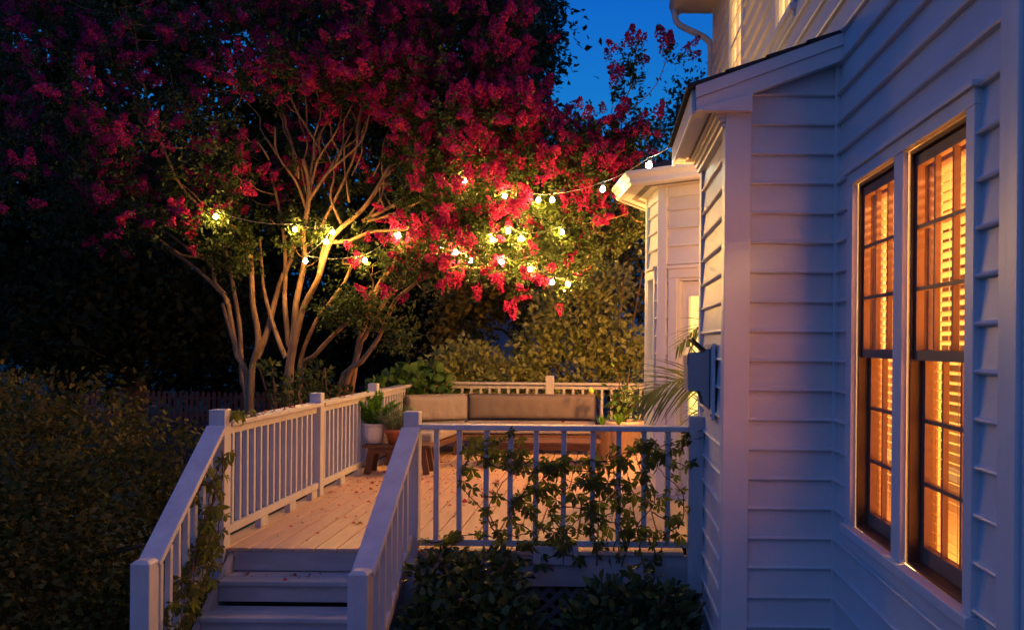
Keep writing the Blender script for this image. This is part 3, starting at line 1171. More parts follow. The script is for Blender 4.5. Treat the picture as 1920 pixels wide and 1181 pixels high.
# left
lf = thing('deck_railing', (-2.84, 10.4, ZD), 'long wooden railing with close balusters along the tree side', 'railing', rg)
ys = [YE, 8.86, 11.02]
XL = -2.845
post(lf, XL, YE, 0, 1.862, .118)
post(lf, XL, 8.86, ZD, 1.862, .112)
post(lf, XL, 11.02, ZD, 1.862, .112)
post(lf, XL, 13.86, ZD, 1.862, .112)
for (ya, yb) in ((YE + .06, 8.80), (8.92, 10.96), (11.08, 13.80)):
    mb = MB(); mb.box(XL - .07, XL + .07, ya, yb, ZR - .036, ZR)
    mb.box(XL - .02, XL + .02, ya, yb, ZR - .10, ZR - .0365)
    build('top_rail', mb, M['rail'], lf, .005)
    mb = MB(); mb.box(XL - .0, XL + .04, ya, yb, .925, .985)
    for q in (.30, .62, .9):
        y = ya + (yb - ya) * q
        mb.box(XL - .005, XL + .045, y, y + .16, ZD + .001, .924)
    build('bottom_rail', mb, M['rail'], lf, .004)
    n = int(round((yb - ya) / .142))
    for i in range(1, n):
        baluster(lf, XL - .0, ya + (yb - ya) * i / n, .986, ZR - .10)
# rear
rr = thing('deck_railing', (-1, 13.86, ZD), 'far wooden railing behind the cushioned corner sofa', 'railing', rg)
xs = [XL, -.88, 1.05]
post(rr, -.85, 13.86, ZD, 1.875, .13)
post(rr, 1.2, 13.86, ZD, 1.86, .112)
for (xa, xb) in ((XL + .06, -.915), (-.785, 1.14)):
    mb = MB(); mb.box(xa, xb, 13.79, 13.93, ZR - .036, ZR)
    mb.box(xa, xb, 13.84, 13.88, ZR - .10, ZR - .0365)
    build('top_rail', mb, M['rail'], rr, .005)
    mb = MB(); mb.box(xa, xb, 13.84, 13.88, .925, .985)
    build('bottom_rail', mb, M['rail'], rr, .004)
    n = int(round((xb - xa) / .145))
    for i in range(1, n):
        baluster(rr, xa + (xb - xa) * i / n, 13.86, .986, ZR - .10)
# step railings
for (xa, xb, ya, yb, lab) in ((XL + .0, -2.80, YE, 5.47, 'sloping step railing with creeper beside the dark hedge'),
                              (-1.42, -1.43, YE, 5.27, 'sloping step railing with a blue lit handrail by the shrubs')):
    sr = thing('step_railing', (xb, yb, 0), lab, 'railing', rg)
    zl = 1.035
    post(sr, xb, yb, 0, zl, .118, True)
    a = Vector((xa, ya - .055, 1.735)); b_ = Vector((xb, yb + .05, .985))
    mb = MB()
    mb.beam(a, b_, .14, .038)
    mb.beam(a + Vector((0, 0, -.055)), b_ + Vector((0, 0, -.055)), .04, .07)
    build('handrail', mb, M['rail'], sr, .005)
    a2, b2 = Vector((xa, ya - .056, .93)), Vector((xb, yb + .064, .19))
    mb = MB(); mb.beam(a2, b2, .04, .07)
    build('bottom_rail', mb, M['rail'], sr, .004)
    n = 8
    for i in range(1, n):
        t = i / n
        pa, pb = a2.lerp(b2, t), a.lerp(b_, t)
        baluster(sr, pa.x, pa.y, round(pa.z + .03, 3), round(pa.z + .03 + .645, 3))

# ------------------------------------------------------------------ sofa, bench, pots
sofa = thing('corner_sofa', (-1.6, 12.6, ZD), 'low outdoor corner sofa with long taupe cushions', 'sofa')


def cushion(name, p, q, n, th, z0, z1, mat, parent, lean=.0):
    """soft box between plan points p and q, thickness th against n"""
    p, q = Vector(p), Vector(q)
    d = (q - p); L = d.length; d /= L
    mb = MB()
    NX, NZ = 36, 8
    def sq(t): return (1 - abs(2 * t - 1) ** 5)
    vs = []
    idx = {}
    g = random.Random(int(L * 991))
    for side in (0, 1):
        for i in range(NX + 1):
            for j in range(NZ + 1):
                s, t = i / NX, j / NZ
                puff = (sq(s) * sq(t)) ** .5
                o = (-.35 * th - .65 * th * puff * .5) if side == 0 else (.35 * th + .65 * th * puff * .5) - th * .0
                w = .004 * g.uniform(-1, 1) * puff
                z = z0 + (z1 - z0) * t
                w += .007 * puff * (sin(s * L * 23 + 2.2 * sin(t * 3)) * sin(s * L * 9 + 1)) * (1 if side else 0)
                pt = p + d * (L * s) + Vector(n) * (o + w + lean * (t - .5))
                idx[side, i, j] = len(vs)
                vs.append((pt.x, pt.y, z))
    fs = []
    for side in (0, 1):
        for i in range(NX):
            for j in range(NZ):
                f = (idx[side, i, j], idx[side, i + 1, j], idx[side, i + 1, j + 1], idx[side, i, j + 1])
                fs.append(f if side else f[::-1])
    for i in range(NX):
        fs.append((idx[0, i, 0], idx[0, i + 1, 0], idx[1, i + 1, 0], idx[1, i, 0]))
        fs.append((idx[0, i, NZ], idx[1, i, NZ], idx[1, i + 1, NZ], idx[0, i + 1, NZ]))
    for j in range(NZ):
        fs.append((idx[0, 0, j], idx[1, 0, j], idx[1, 0, j + 1], idx[0, 0, j + 1]))
        fs.append((idx[0, NX, j], idx[0, NX, j + 1], idx[1, NX, j + 1], idx[1, NX, j]))
    mb.add(vs, fs, True)
    o = build(name, mb, mat, parent)
    s = o.modifiers.new('sub', 'SUBSURF'); s.levels = s.render_levels = 2
    pm = MB()
    for oo in (-.33 * th, .33 * th):
        loop = []
        for (sa, za) in ((.0, z0), (L, z0), (L, z1), (0, z1), (0, z0)):
            pt = p + d * sa + Vector(n) * (oo + lean * ((za - z0) / (z1 - z0) - .5))
            loop.append((pt.x, pt.y, za))
        pm.tube(loop, .006, 6)
    build('piping', pm, mat, o)
    return o


cushion('back_cushion', (-1.99, 13.1), (-.14, 13.1), (0, -1), .17, 1.25, 1.625, M['cushion2'], sofa)
cushion('back_cushion', (-2.78, 12.55), (-2.02, 13.02), (.53, -.85), .17, 1.25, 1.625, M['cushion'], sofa)


def slab_cushion(poly, z0, z1, mat):
    mb = MB()
    mb.prism(poly, lambda q, t: (q[0], q[1], t), z0, z1)
    return build('seat_cushion', mb, mat, sofa, .035, seg=4)


slab_cushion([(-1.99, 12.28), (-.14, 12.28), (-.14, 13.02), (-1.99, 12.96)], 1.12, 1.25, M['cushion'])
slab_cushion([(-2.76, 11.08), (-2.12, 11.08), (-2.0, 12.28), (-2.0, 12.95), (-2.76, 12.45)], 1.12, 1.25, M['cushion'])
mb = MB()
mb.box(-2.0, -.12, 12.26, 12.31, 1.03, 1.115)
mb.box(-2.0, -.12, 12.31, 13.15, 1.09, 1.115)
mb.prism([(-2.76, 11.06), (-2.10, 11.06), (-1.98, 12.27), (-1.98, 13.0), (-2.78, 12.5)], lambda q, t: (q[0], q[1], t), 1.05, 1.114)
build('frame', mb, M['wood'], sofa, .004)
for (lx_, ly_) in ((-2.70, 11.14), (-2.16, 11.14), (-2.04, 12.2), (-1.86, 12.34), (-1.0, 12.34), (-.2, 12.34), (-.2, 13.1), (-1.8, 13.1)):
    mb = MB(); mb.beam((lx_, ly_, ZD), (lx_ + .03, ly_ + .02, 1.05), .06, .06, up=(0, 1, 0))
    build('leg', mb, M['wood'], sofa, .003)

# long low bench in front of the rear seat
tb = thing('coffee_table', (-.9, 11.2, ZD), 'low dark wooden coffee table in front of the sofa', 'table')
mb = MB()
for k in range(5):
    mb.box(-1.55, -.05, 10.95 + k * .115, 10.95 + k * .115 + .108, 1.13, 1.16)
build('tabletop', mb, M['wood'], tb, .003)
mb = MB(); mb.box(-1.48, -.12, 11.0, 11.03, 1.06, 1.129); mb.box(-1.48, -.12, 11.45, 11.48, 1.06, 1.129)
build('apron', mb, M['wood'], tb, .003)
for (lx_, ly_) in ((-1.46, 11.04), (-.14, 11.04), (-1.46, 11.44), (-.14, 11.44)):
    mb = MB(); mb.beam((lx_ * 1.0, ly_, ZD), (lx_, ly_, 1.129), .055, .055, up=(0, 1, 0))
    build('leg', mb, M['wood'], tb, .003)

bench = thing('bench', (-2.4, 10.5, ZD), 'low brown wooden bench carrying two potted plants', 'bench')
mb = MB()
ZB = 1.185
for k in range(3):
    mb.box(-2.79, -2.0, 10.30 + k * .135, 10.30 + k * .135 + .128, ZB - .035, ZB)
build('seat', mb, M['wood'], bench, .004)
mb = MB(); mb.box(-2.72, -2.07, 10.33, 10.355, ZB - .10, ZB - .036); mb.box(-2.72, -2.07, 10.63, 10.655, ZB - .10, ZB - .036)
build('apron', mb, M['wood'], bench, .003)
for sx in (0, 1):
    for y in (10.345, 10.64):
        x0 = (-2.69, -2.10)[sx]
        mb = MB(); mb.beam((x0 + (-.05, .05)[sx], y, ZD), (x0, y, ZB - .036), .07, .05, up=(0, 1, 0))
        build('leg', mb, M['wood'], bench, .004)


def leaf_cloud(tpl, pts, up=.5, out=None, size=(.05, .08), flat=.6):
    n = len(pts)
    d = rng.normal(0, 1, (n, 3)); d[:, 2] += up
    if out is not None: d += out * 1.2
    nn_ = rng.normal(0, flat, (n, 3)); nn_[:, 2] += 1
    return scatter(tpl, pts, d, nn_, rng.uniform(size[0], size[1], n))


# white pot with foxtail fern
pot = thing('potted_fern', (-2.70, 10.48, ZB), 'bright green foxtail fern in a ribbed white pot', 'potted plant')
c = (-2.70, 10.48, ZB)
mb = MB(); mb.lathe([(0, .002), (.085, .002), (.095, .01), (.118, .10), (.125, .19), (.124, .205), (.132, .208), (.132, .235), (.120, .236), (.115, .20), (0, .195)], c, 72, flute=.035, nf=24)
build('pot', mb, M['white_pot'], pot)
parts, st = [], MB()
for i in range(15):
    a = 2.4 * i + random.uniform(-.2, .2)
    tilt = (.10, .3, .5, .68, .85)[i % 5]
    L = random.uniform(.40, .50) * (1 - .18 * tilt)
    b = Vector((c[0] + .04 * cos(a), c[1] + .04 * sin(a), c[2] + .2))
    pts = []
    for k in range(9):
        t = k / 8
        r = L * sin(tilt * (.6 + .55 * t)) * t
        pts.append(b + Vector((cos(a) * r, sin(a) * r, L * t * cos(tilt * (.6 + .6 * t)))))
    st.tube(pts, [.004 * (1 - .6 * k / 8) for k in range(9)], 5)
    N = 420
    tt = rng.uniform(.06, 1, N)
    P = np.array([list(pts[min(7, int(t * 8))].lerp(pts[min(8, int(t * 8) + 1)], t * 8 - int(t * 8))) for t in tt])
    ax = np.array((pts[-1] - pts[0]).normalized())
    d = rng.normal(0, 1, (N, 3)); d -= (d @ ax)[:, None] * ax * .8; d += ax * .35
    s = .040 * np.sin(np.clip(tt * .92 + .10, 0, 1) * pi) ** .6 + .006
    parts.append(scatter(T_leaf(.16, .02, .1), P, d, rng.normal(0, 1, (N, 3)), s))
build('stems', st, M['fern_leaf'], pot)
np_mesh('foliage', *join(parts), M['fern_leaf'], pot)

# terracotta pot with grey-green herb
pot = thing('potted_herb', (-2.425, 10.44, ZB), 'bushy grey green herb in a terracotta pot on the bench', 'potted plant')
c = (-2.425, 10.44, ZB)
mb = MB(); mb.lathe([(0, .002), (.085, .002), (.12, .13), (.135, .131), (.14, .175), (.128, .176), (.122, .14), (0, .14)], c, 40)
build('pot', mb, M['terracotta'], pot)
parts, st = [], MB()
for i in range(150):
    a = random.uniform(0, 2 * pi); tilt = random.uniform(0, 1) ** .7 * .85
    L = random.uniform(.22, .34)
    b = Vector((c[0] + .07 * cos(a), c[1] + .07 * sin(a), c[2] + .14))
    e = b + Vector((cos(a) * L * sin(tilt), sin(a) * L * sin(tilt), L * cos(tilt)))
    st.tube([b, b.lerp(e, .5) + Vector((0, 0, .015)), e], .0016, 4)
    N = 26
    tt = rng.uniform(.2, 1.02, N)
    P = np.array(b)[None] + tt[:, None] * np.array(e - b)[None] + rng.normal(0, .004, (N, 3))
    d = rng.normal(0, .6, (N, 3)) + np.array((e - b).normalized())
    parts.append(scatter(T_leaf(.14, .02, .05), P, d, rng.normal(0, 1, (N, 3)), rng.uniform(.018, .034, N)))
build('stems', st, M['grey_leaf'], pot)
np_mesh('foliage', *join(parts), M['grey_leaf'], pot)

# lemon tree at the far end of the sofa
pot = thing('lemon_tree', (.27, 12.4, ZD), 'small potted lemon tree with one yellow fruit', 'potted plant')
c = (.27, 12.4, ZD)
mb = MB(); mb.lathe([(0, .002), (.16, .002), (.20, .05), (.25, .40), (.28, .41), (.28, .47), (.25, .47), (.24, .42), (0, .42)], c, 40)
build('pot', mb, M['pale_pot'], pot)
mb = MB(); tips = []
for i in range(11):
    a = 2 * pi * i / 11 + random.uniform(-.3, .3)
    h = random.uniform(.35, .62); r = random.uniform(.10, .26)
    if i in (2, 5): h = .95; r = .12
    pts = catmull([(c[0], c[1], ZD + .42), (c[0] + .3 * r * cos(a), c[1] + .3 * r * sin(a), ZD + .42 + h * .4), (c[0] + r * cos(a), c[1] + r * sin(a), ZD + .42 + h * .8)], .06)
    mb.tube(pts, [.011 - .007 * k / len(pts) for k in range(len(pts))], 6)
    tips.append(pts)
build('stem', mb, M['twig'], pot)
P = []
for pts in tips:
    for k in range(19):
        q = pts[random.randrange(len(pts) // 3, len(pts))]
        P.append((q.x + random.gauss(0, .065), q.y + random.gauss(0, .065), q.z + random.gauss(0, .06)))
P = np.array(P)
np_mesh('foliage', *leaf_cloud(T_leaf8(.26), P, .1, None, (.08, .12)), M['lemon_leaf'], pot)
lp = at(1108, 733, 12.2)
mb = MB(); mb.lathe([(0, -.045), (.012, -.04), (.030, -.022), (.035, 0), (.030, .022), (.012, .040), (.006, .047), (0, .048)], lp, 20)
build('fruit', mb, M['lemon'], pot)

# small fern tubs on a stand in front of it
for (u, v, Y, lab, h, n) in ((1128, 798, 11.6, 'small dark fern at the end of the sofa', .16, 26), (1160, 798, 11.4, 'small pale green strappy plant in a squat pot', .22, 30)):
    b = at(u, v, Y)
    pot = thing('small_potted_plant', (b.x, b.y, ZD), lab, 'potted plant', 'small pots by the lemon tree')
    mb = MB(); mb.lathe([(0, 0), (.085, 0), (.11, b.z - ZD - .03), (.12, b.z - ZD - .03), (.12, b.z - ZD), (.10, b.z - ZD), (0, b.z - ZD - .02)], (b.x, b.y, ZD + .001), 28)
    build('pot', mb, M['pale_pot'], pot)
    vs, ts, oo = [], [], 0
    for i in range(n):
        a = random.uniform(0, 2 * pi); L = h * random.uniform(.7, 1.2); spread = random.uniform(.2, .9)
        w = .012
        side = np.array((-sin(a), cos(a), 0))
        for k in range(6):
            t = k / 5
            p = np.array((b.x + cos(a) * spread * L * t, b.y + sin(a) * spread * L * t, b.z + L * (t - .55 * spread * t * t)))
            ww = w * (1 - t) ** .6 * (.6 + t)
            vs += [p - side * ww, p + side * ww]
        for k in range(5):
            q = oo + 2 * k
            ts += [(q, q + 1, q + 3), (q, q + 3, q + 2)]
        oo += 12
    np_mesh('foliage', np.array(vs), np.array(ts), M['fern_leaf'], pot)


def frond(pts, leaf_len, n, taper=.5, droop=.25, w=.012, updir=Vector((0, 0, 1))):
    """a pinnate palm frond: two rows of narrow leaflets along a rachis"""
    vs, ts, o = [], [], 0
    m = len(pts) - 1
    for i in range(n):
        t = .10 + .90 * i / (n - 1)
        x = t * m; k = min(m - 1, int(x))
        p = pts[k].lerp(pts[k + 1], x - k)
        ax = (pts[k + 1] - pts[k]).normalized()
        sd = ax.cross(updir).normalized()
        L = leaf_len * (.55 + .9 * sin(pi * min(1, t * .8 + .12))) * (1 - taper * t ** 3) * .72
        for s in (-1, 1):
            d = (ax * (.50 + .55 * t) + sd * s * (1.0 - .35 * t) + updir * random.uniform(-.05, .18)).normalized()
            d = (d + Vector((random.gauss(0, .05), random.gauss(0, .05), random.gauss(0, .05)))).normalized()
            wn = d.cross(updir).normalized()
            for q in range(5):
                f = q / 4
                pp = p + d * (L * f) - updir * (droop * L * f * f)
                ww = w * (1 - f) ** .7 * (.55 + .9 * f if f < .5 else 1.0)
                vs += [tuple(pp - wn * ww + updir * ww * .4), tuple(pp + wn * ww)]
            for q in range(4):
                a = o + 2 * q
                ts += [(a, a + 1, a + 3), (a, a + 3, a + 2)]
            o += 10
    return np.array(vs), np.array(ts)


palm = thing('potted_palm', (.98, 7.5, ZD), 'palm with feathery fronds reaching out beside the door', 'potted plant')
mb = MB(); mb.lathe([(0, .002), (.13, .002), (.17, .30), (.18, .30), (.18, .34), (.16, .34), (.15, .30), (0, .30)], (.98, 7.5, ZD), 32)
build('pot', mb, M['terracotta'], palm)
base = Vector((.98, 7.5, ZD + .3))
fronds = [
    [base, base + Vector((-.03, 0, .55)), at(1345, 722, 7.45), at(1300, 712, 7.4), at(1255, 718, 7.35), at(1205, 744, 7.3)],
    [base, base + Vector((.02, .1, .8)), at(1390, 640, 7.7), at(1345, 605, 7.65), at(1310, 612, 7.6), at(1272, 650, 7.55)],
    [base, base + Vector((-.05, .1, .5)), at(1345, 735, 7.6), at(1320, 760, 7.6), at(1300, 800, 7.55)],
    [base, base + Vector((.02, .1, .7)), base + Vector((.15, .3, 1.1)), base + Vector((.2, .6, 1.3))],
    [base, base + Vector((0, -.05, .6)), base + Vector((.1, -.15, 1.0)), base + Vector((.2, -.3, 1.15))],
]
for i, f in enumerate(fronds):
    pts = catmull(f, .06)
    st = MB(); st.tube(pts, [.008 - .006 * k / len(pts) for k in range(len(pts))], 5)
    cut = pts[int(len(pts) * (.42 if i < 3 else .4)):]
    fo = build('frond', st, M['palm_leaf'], palm)
    V, T = frond(cut, .66 if i == 0 else .42, 34 if i == 0 else 26, w=.017, updir=Vector((-.05, -.45, .89)).normalized())
    np_mesh('leaflets', V, T, M['palm_leaf'], fo)

# ------------------------------------------------------------------ Virginia creeper
def palmate(tpl, pos, down, nrm, s):
    """five leaflets spread from each point"""
    out = []
    pos, down, nrm, s = map(np.asarray, (pos, down, nrm, s))
    R = frames(down, nrm)
    for ang, k in ((-92, .60), (-46, .9), (0, 1.0), (46, .9), (92, .60)):
        a = radians(ang)
        d = R[:, :, 0] * sin(a) + R[:, :, 1] * cos(a) + rng.normal(0, .10, (len(pos), 3))
        out.append(scatter(tpl, pos, d, R[:, :, 2] + rng.normal(0, .22, (len(pos), 3)), s * k * rng.uniform(.85, 1.1, len(s))))
    return join(out)


def creeper(name, label, paths, sz=(.075, .11), keep=1.0, face=(0, -1, 0)):
    root = thing(name, paths[0][0], label, 'vine', 'creepers on the railings')
    st = MB(); P, D, N, S = [], [], [], []
    for path in paths:
        pts = catmull(path, .035)
        pts = [p + Vector((random.gauss(0, .006), random.gauss(0, .006), random.gauss(0, .006))) for p in pts]
        st.tube(pts, [.0060 - .0040 * k / len(pts) for k in range(len(pts))], 5)
        k = 1
        while k < len(pts):
            if random.random() < keep:
                p = pts[k]
                a = random.uniform(0, 2 * pi)
                pe = Vector((cos(a) * .05, random.uniform(-.6, .6) * .06, .02 + .03 * random.random()))
                q = p + pe
                st.tube([p, p.lerp(q, .6) + Vector((0, 0, .012)), q], .0013, 4, cap=False)
                P.append(q); D.append((random.gauss(0, .45), random.gauss(0, .35), -1)); N.append((face[0] + random.gauss(0, .5), face[1] + random.gauss(0, .5), .45 + random.gauss(0, .4)))
                S.append(random.uniform(*sz))
            k += random.choice((1, 2, 2, 3))
    build('stem', st, M['twig'], root)
    np_mesh('foliage', *palmate(T_leaflet(.195), P, D, N, S), M['vine_leaf'], root)
    return root


paths = []
YV = YE - .045
r2 = random.Random(5)


def pv(u, v, dy=0):
    return at(u, v, YV + dy)


def climb(u0, v0, u1, v1, wob=22, n=5, dy=.05):
    out = []
    for i in range(n + 1):
        t = i / n
        out.append(pv(u0 + (u1 - u0) * t + r2.gauss(0, wob) * (t > 0), v0 + (v1 - v0) * t + r2.gauss(0, wob * .4) * (t > 0), r2.uniform(-dy, dy)))
    return out


for (u0, v0, u1, v1) in ((900, 1060, 885, 830), (915, 1060, 935, 822), (960, 1050, 965, 838), (985, 1060, 1010, 868), (1040, 1070, 1005, 858), (1075, 1060, 1040, 865),
                         (1100, 1060, 1085, 868), (1120, 1060, 1120, 860), (1145, 1060, 1150, 850), (1165, 1060, 1180, 838), (1185, 1060, 1170, 880),
                         (1210, 1070, 1215, 850), (1240, 1060, 1255, 825)):
    paths.append(climb(u0, v0, u1, v1))
for (u0, v0, u1, v1) in ((880, 850, 990, 862), (905, 868, 1060, 880), (1000, 885, 1160, 868), (1060, 865, 1240, 850), (1100, 900, 1230, 930), (960, 940, 1130, 900),
                         (1180, 850, 1318, 820), (1210, 870, 1308, 805), (1225, 960, 1282, 990), (1240, 850, 1300, 880), (1190, 840, 1262, 875),
                         (905, 930, 1010, 960), (880, 1000, 1010, 1000), (1010, 990, 1120, 1000), (1110, 960, 1215, 1000), (800, 1015, 900, 1005), (790, 1030, 1000, 1035),
                         (880, 900, 868, 820), (1180, 1000, 1270, 1010), (905, 845, 960, 815)):
    paths.append(climb(u0, v0, u1, v1, 14, 4))
creeper('creeper_vine', 'dark palmate creeper woven through the front railing balusters', paths, (.055, .114), 1.0)

paths = []
for k in range(13):
    t0 = r2.uniform(0, .35); t1 = r2.uniform(.5, 1.0)
    def on(t, up): return Vector((-2.775 + r2.gauss(0, .035), YE - .06 - 1.15 * t, .95 - .75 * t + up))
    if k < 6:
        paths.append([on(r2.uniform(.0, .3), .75 - .05 * k), on(r2.uniform(.05, .35), .55), on(r2.uniform(.1, .4), .3), on(r2.uniform(.15, .5), .0), on(r2.uniform(.2, .6), -.15)])
    else:
        paths.append([on(.15 + .06 * (k - 6), .45 - .04 * (k - 6)), on(.25 + .06 * (k - 6), .25), on(.40 + .07 * (k - 6), .10), on(.5 + .06 * (k - 6), -.05)])
paths.append([Vector((XL + .06, YE + .02, 1.80)), Vector((XL + .07, YE + .25, 1.775)), Vector((XL + .06, YE + .6, 1.78))])
creeper('creeper_vine', 'creeper trailing down the step railing by the hedge', paths, (.07, .11), .72, face=(.6, -.5, 0))


# ------------------------------------------------------------------ shrubs
def shrub(name, label, base, lobes, n, tpl, size, mat, cat='shrub', group=None, shell=.35, stems=16, up=.35):
    """many leaves spread through the outer shell of a few lobes, on stems that rise from the base"""
    root = thing(name, base, label, cat, group)
    st = MB()
    P, O = [], []
    w = np.array([l[3] * l[5] + l[3] * l[4] for l in lobes]); w /= w.sum()
    for (x, y, z, rx, ry, rz), ww in zip(lobes, w):
        k = int(n * ww)
        d = rng.normal(0, 1, (k, 3)); d /= np.linalg.norm(d, axis=1, keepdims=True)
        bump_ = 1 + .13 * np.sin(d[:, 0] * 9 + x * 3) * np.sin(d[:, 2] * 8 + y) + .08 * np.sin(d[:, 1] * 17 + d[:, 2] * 13)
        r = (1 - shell * rng.random(k) ** 1.6) * bump_ + (rng.random(k) < .05) * .05
        p = d * r[:, None] * np.array((rx, ry, rz)) + np.array((x, y, z))
        keep = p[:, 2] > .03
        P.append(p[keep]); O.append(d[keep])
        for q in range(max(2, int(stems * ww))):
            e = Vector((x, y, z)) + Vector((random.gauss(0, rx * .5), random.gauss(0, ry * .5), random.uniform(.2, .85) * rz))
            b = Vector(base) + Vector((random.gauss(0, .12), random.gauss(0, .12), 0))
            st.tube(catmull([b, b.lerp(e, .5) + Vector((random.gauss(0, .1), random.gauss(0, .1), .1)), e], .12), [.016, .004][0] * .8, 5)
    P, O = np.concatenate(P), np.concatenate(O)
    build('stem', st, M['twig'], root)
    np_mesh('foliage', *leaf_cloud(tpl, P, up, O, size, .7), mat, root)
    return root


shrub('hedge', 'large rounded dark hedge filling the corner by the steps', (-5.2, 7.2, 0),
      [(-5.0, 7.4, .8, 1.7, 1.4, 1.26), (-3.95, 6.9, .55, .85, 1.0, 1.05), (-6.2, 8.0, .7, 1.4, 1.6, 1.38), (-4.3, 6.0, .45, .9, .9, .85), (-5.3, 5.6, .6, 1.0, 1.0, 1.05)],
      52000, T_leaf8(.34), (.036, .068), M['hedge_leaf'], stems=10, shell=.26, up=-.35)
sh = 'glossy shrubs under the front railing'
shrub('shrub', 'glossy dark shrub in front of the lattice next to the steps', (-.9, 6.15, 0),
      [(-.90, 6.1, .34, .40, .34, .44), (-.66, 6.05, .30, .28, .30, .42), (-1.12, 6.15, .30, .26, .3, .40), (-1.12, 6.3, .74, .22, .14, .15), (-.80, 6.3, .74, .26, .16, .13)], 2500, T_leaf8(.27), (.065, .105), M['gloss_leaf'], group=sh)
shrub('shrub', 'glossy dark shrub against the white bump wall', (.18, 6.1, 0),
      [(.16, 6.1, .34, .40, .34, .44), (.42, 6.12, .32, .26, .30, .44), (-.06, 6.05, .30, .24, .28, .40)], 2100, T_leaf8(.27), (.065, .105), M['gloss_leaf'], group=sh)
shrub('hydrangea', 'broad leaved green hydrangea rising behind the sofa corner', (-3.1, 13.2, 0),
      [(-2.92, 13.1, 1.55, .36, .35, .44), (-2.62, 13.35, 1.62, .30, .3, .36), (-3.15, 12.5, 1.35, .24, .4, .42), (-2.5, 13.3, 1.45, .30, .2, .28)], 1150, T_leaf8(.36, .05, .2), (.12, .19), M['hydrangea_leaf'], cat='shrub', shell=.5)
shrub('shrub', 'small dark leafy shrub growing at the foot of the middle trunks', (-3.9, 11.6, 0),
      [tuple(at(592, 705, 11.6)) + (.22, .25, .18), tuple(at(560, 745, 11.6)) + (.42, .35, .28), tuple(at(500, 690, 11.4)) + (.16, .15, .10), tuple(at(640, 745, 11.8)) + (.22, .25, .18)], 720, T_leaf(.28), (.06, .10), M['crape_leaf'], shell=.7)
bs = 'shrubs and small trees behind the deck'
YBU = 15.3


def lobe(u, v, Y, rx, ry, rz):
    return tuple(at(u, v, Y)) + (rx, ry, rz)


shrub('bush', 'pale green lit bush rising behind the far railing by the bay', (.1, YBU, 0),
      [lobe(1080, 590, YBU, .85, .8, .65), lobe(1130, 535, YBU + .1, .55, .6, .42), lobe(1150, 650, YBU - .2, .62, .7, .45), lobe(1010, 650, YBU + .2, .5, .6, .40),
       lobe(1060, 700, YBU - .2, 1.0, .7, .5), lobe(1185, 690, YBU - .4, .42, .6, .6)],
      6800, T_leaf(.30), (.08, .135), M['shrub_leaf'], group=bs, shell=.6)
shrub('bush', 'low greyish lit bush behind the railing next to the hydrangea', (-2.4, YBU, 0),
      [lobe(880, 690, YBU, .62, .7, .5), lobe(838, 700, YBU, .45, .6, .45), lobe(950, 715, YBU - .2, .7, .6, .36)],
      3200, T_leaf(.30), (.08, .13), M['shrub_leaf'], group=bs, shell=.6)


# ------------------------------------------------------------------ trees
def grow(stems, clusters, jitter=.05):
    """connect every leaf cluster to the nearest wood; returns polylines with radii"""
    lines, NP, NR = [], [], []
    for pts, r0, r1 in stems:
        k = len(pts)
        rs = [r0 + (r1 - r0) * (i / (k - 1)) ** .85 for i in range(k)]
        lines.append((pts, rs))
        NP += [tuple(p) for p in pts[k // 4:]]; NR += rs[k // 4:]
    NPa, NRa = np.array(NP), np.array(NR)
    C = np.array(clusters)
    dist = np.array([np.min(np.linalg.norm(NPa - c, axis=1)) for c in C])
    for i in np.argsort(dist):
        c = C[i]
        dd = np.linalg.norm(NPa - c, axis=1) + .7 * np.maximum(0, NPa[:, 2] - c[2] + .1)
        j = int(np.argmin(dd))
        a, b = Vector(NPa[j]), Vector(c)
        L = (b - a).length
        if L < .08: continue
        k = max(2, int(L / .16))
        bend = Vector((random.gauss(0, .10), random.gauss(0, .10), -.10)) * L
        r0 = min(NRa[j] * .72, .007 + .011 * L); r1 = min(.0055, r0)
        pts, rs = [], []
        for q in range(k + 1):
            t = q / k
            pts.append(a.lerp(b, t) + bend * (4 * t * (1 - t)) + (Vector((random.gauss(0, 1), random.gauss(0, 1), random.gauss(0, 1))) * jitter * .35 if 0 < q < k else Vector()))
            rs.append(r0 + (r1 - r0) * t)
        lines.append((pts, rs))
        NPa = np.concatenate((NPa, np.array([tuple(p) for p in pts[1:]]))); NRa = np.concatenate((NRa, np.array(rs[1:])))
    return lines


PAN = [T_floret(110, s) for s in (1, 2, 3, 4)]
LEAF = T_leaf(.27, .06, .12)


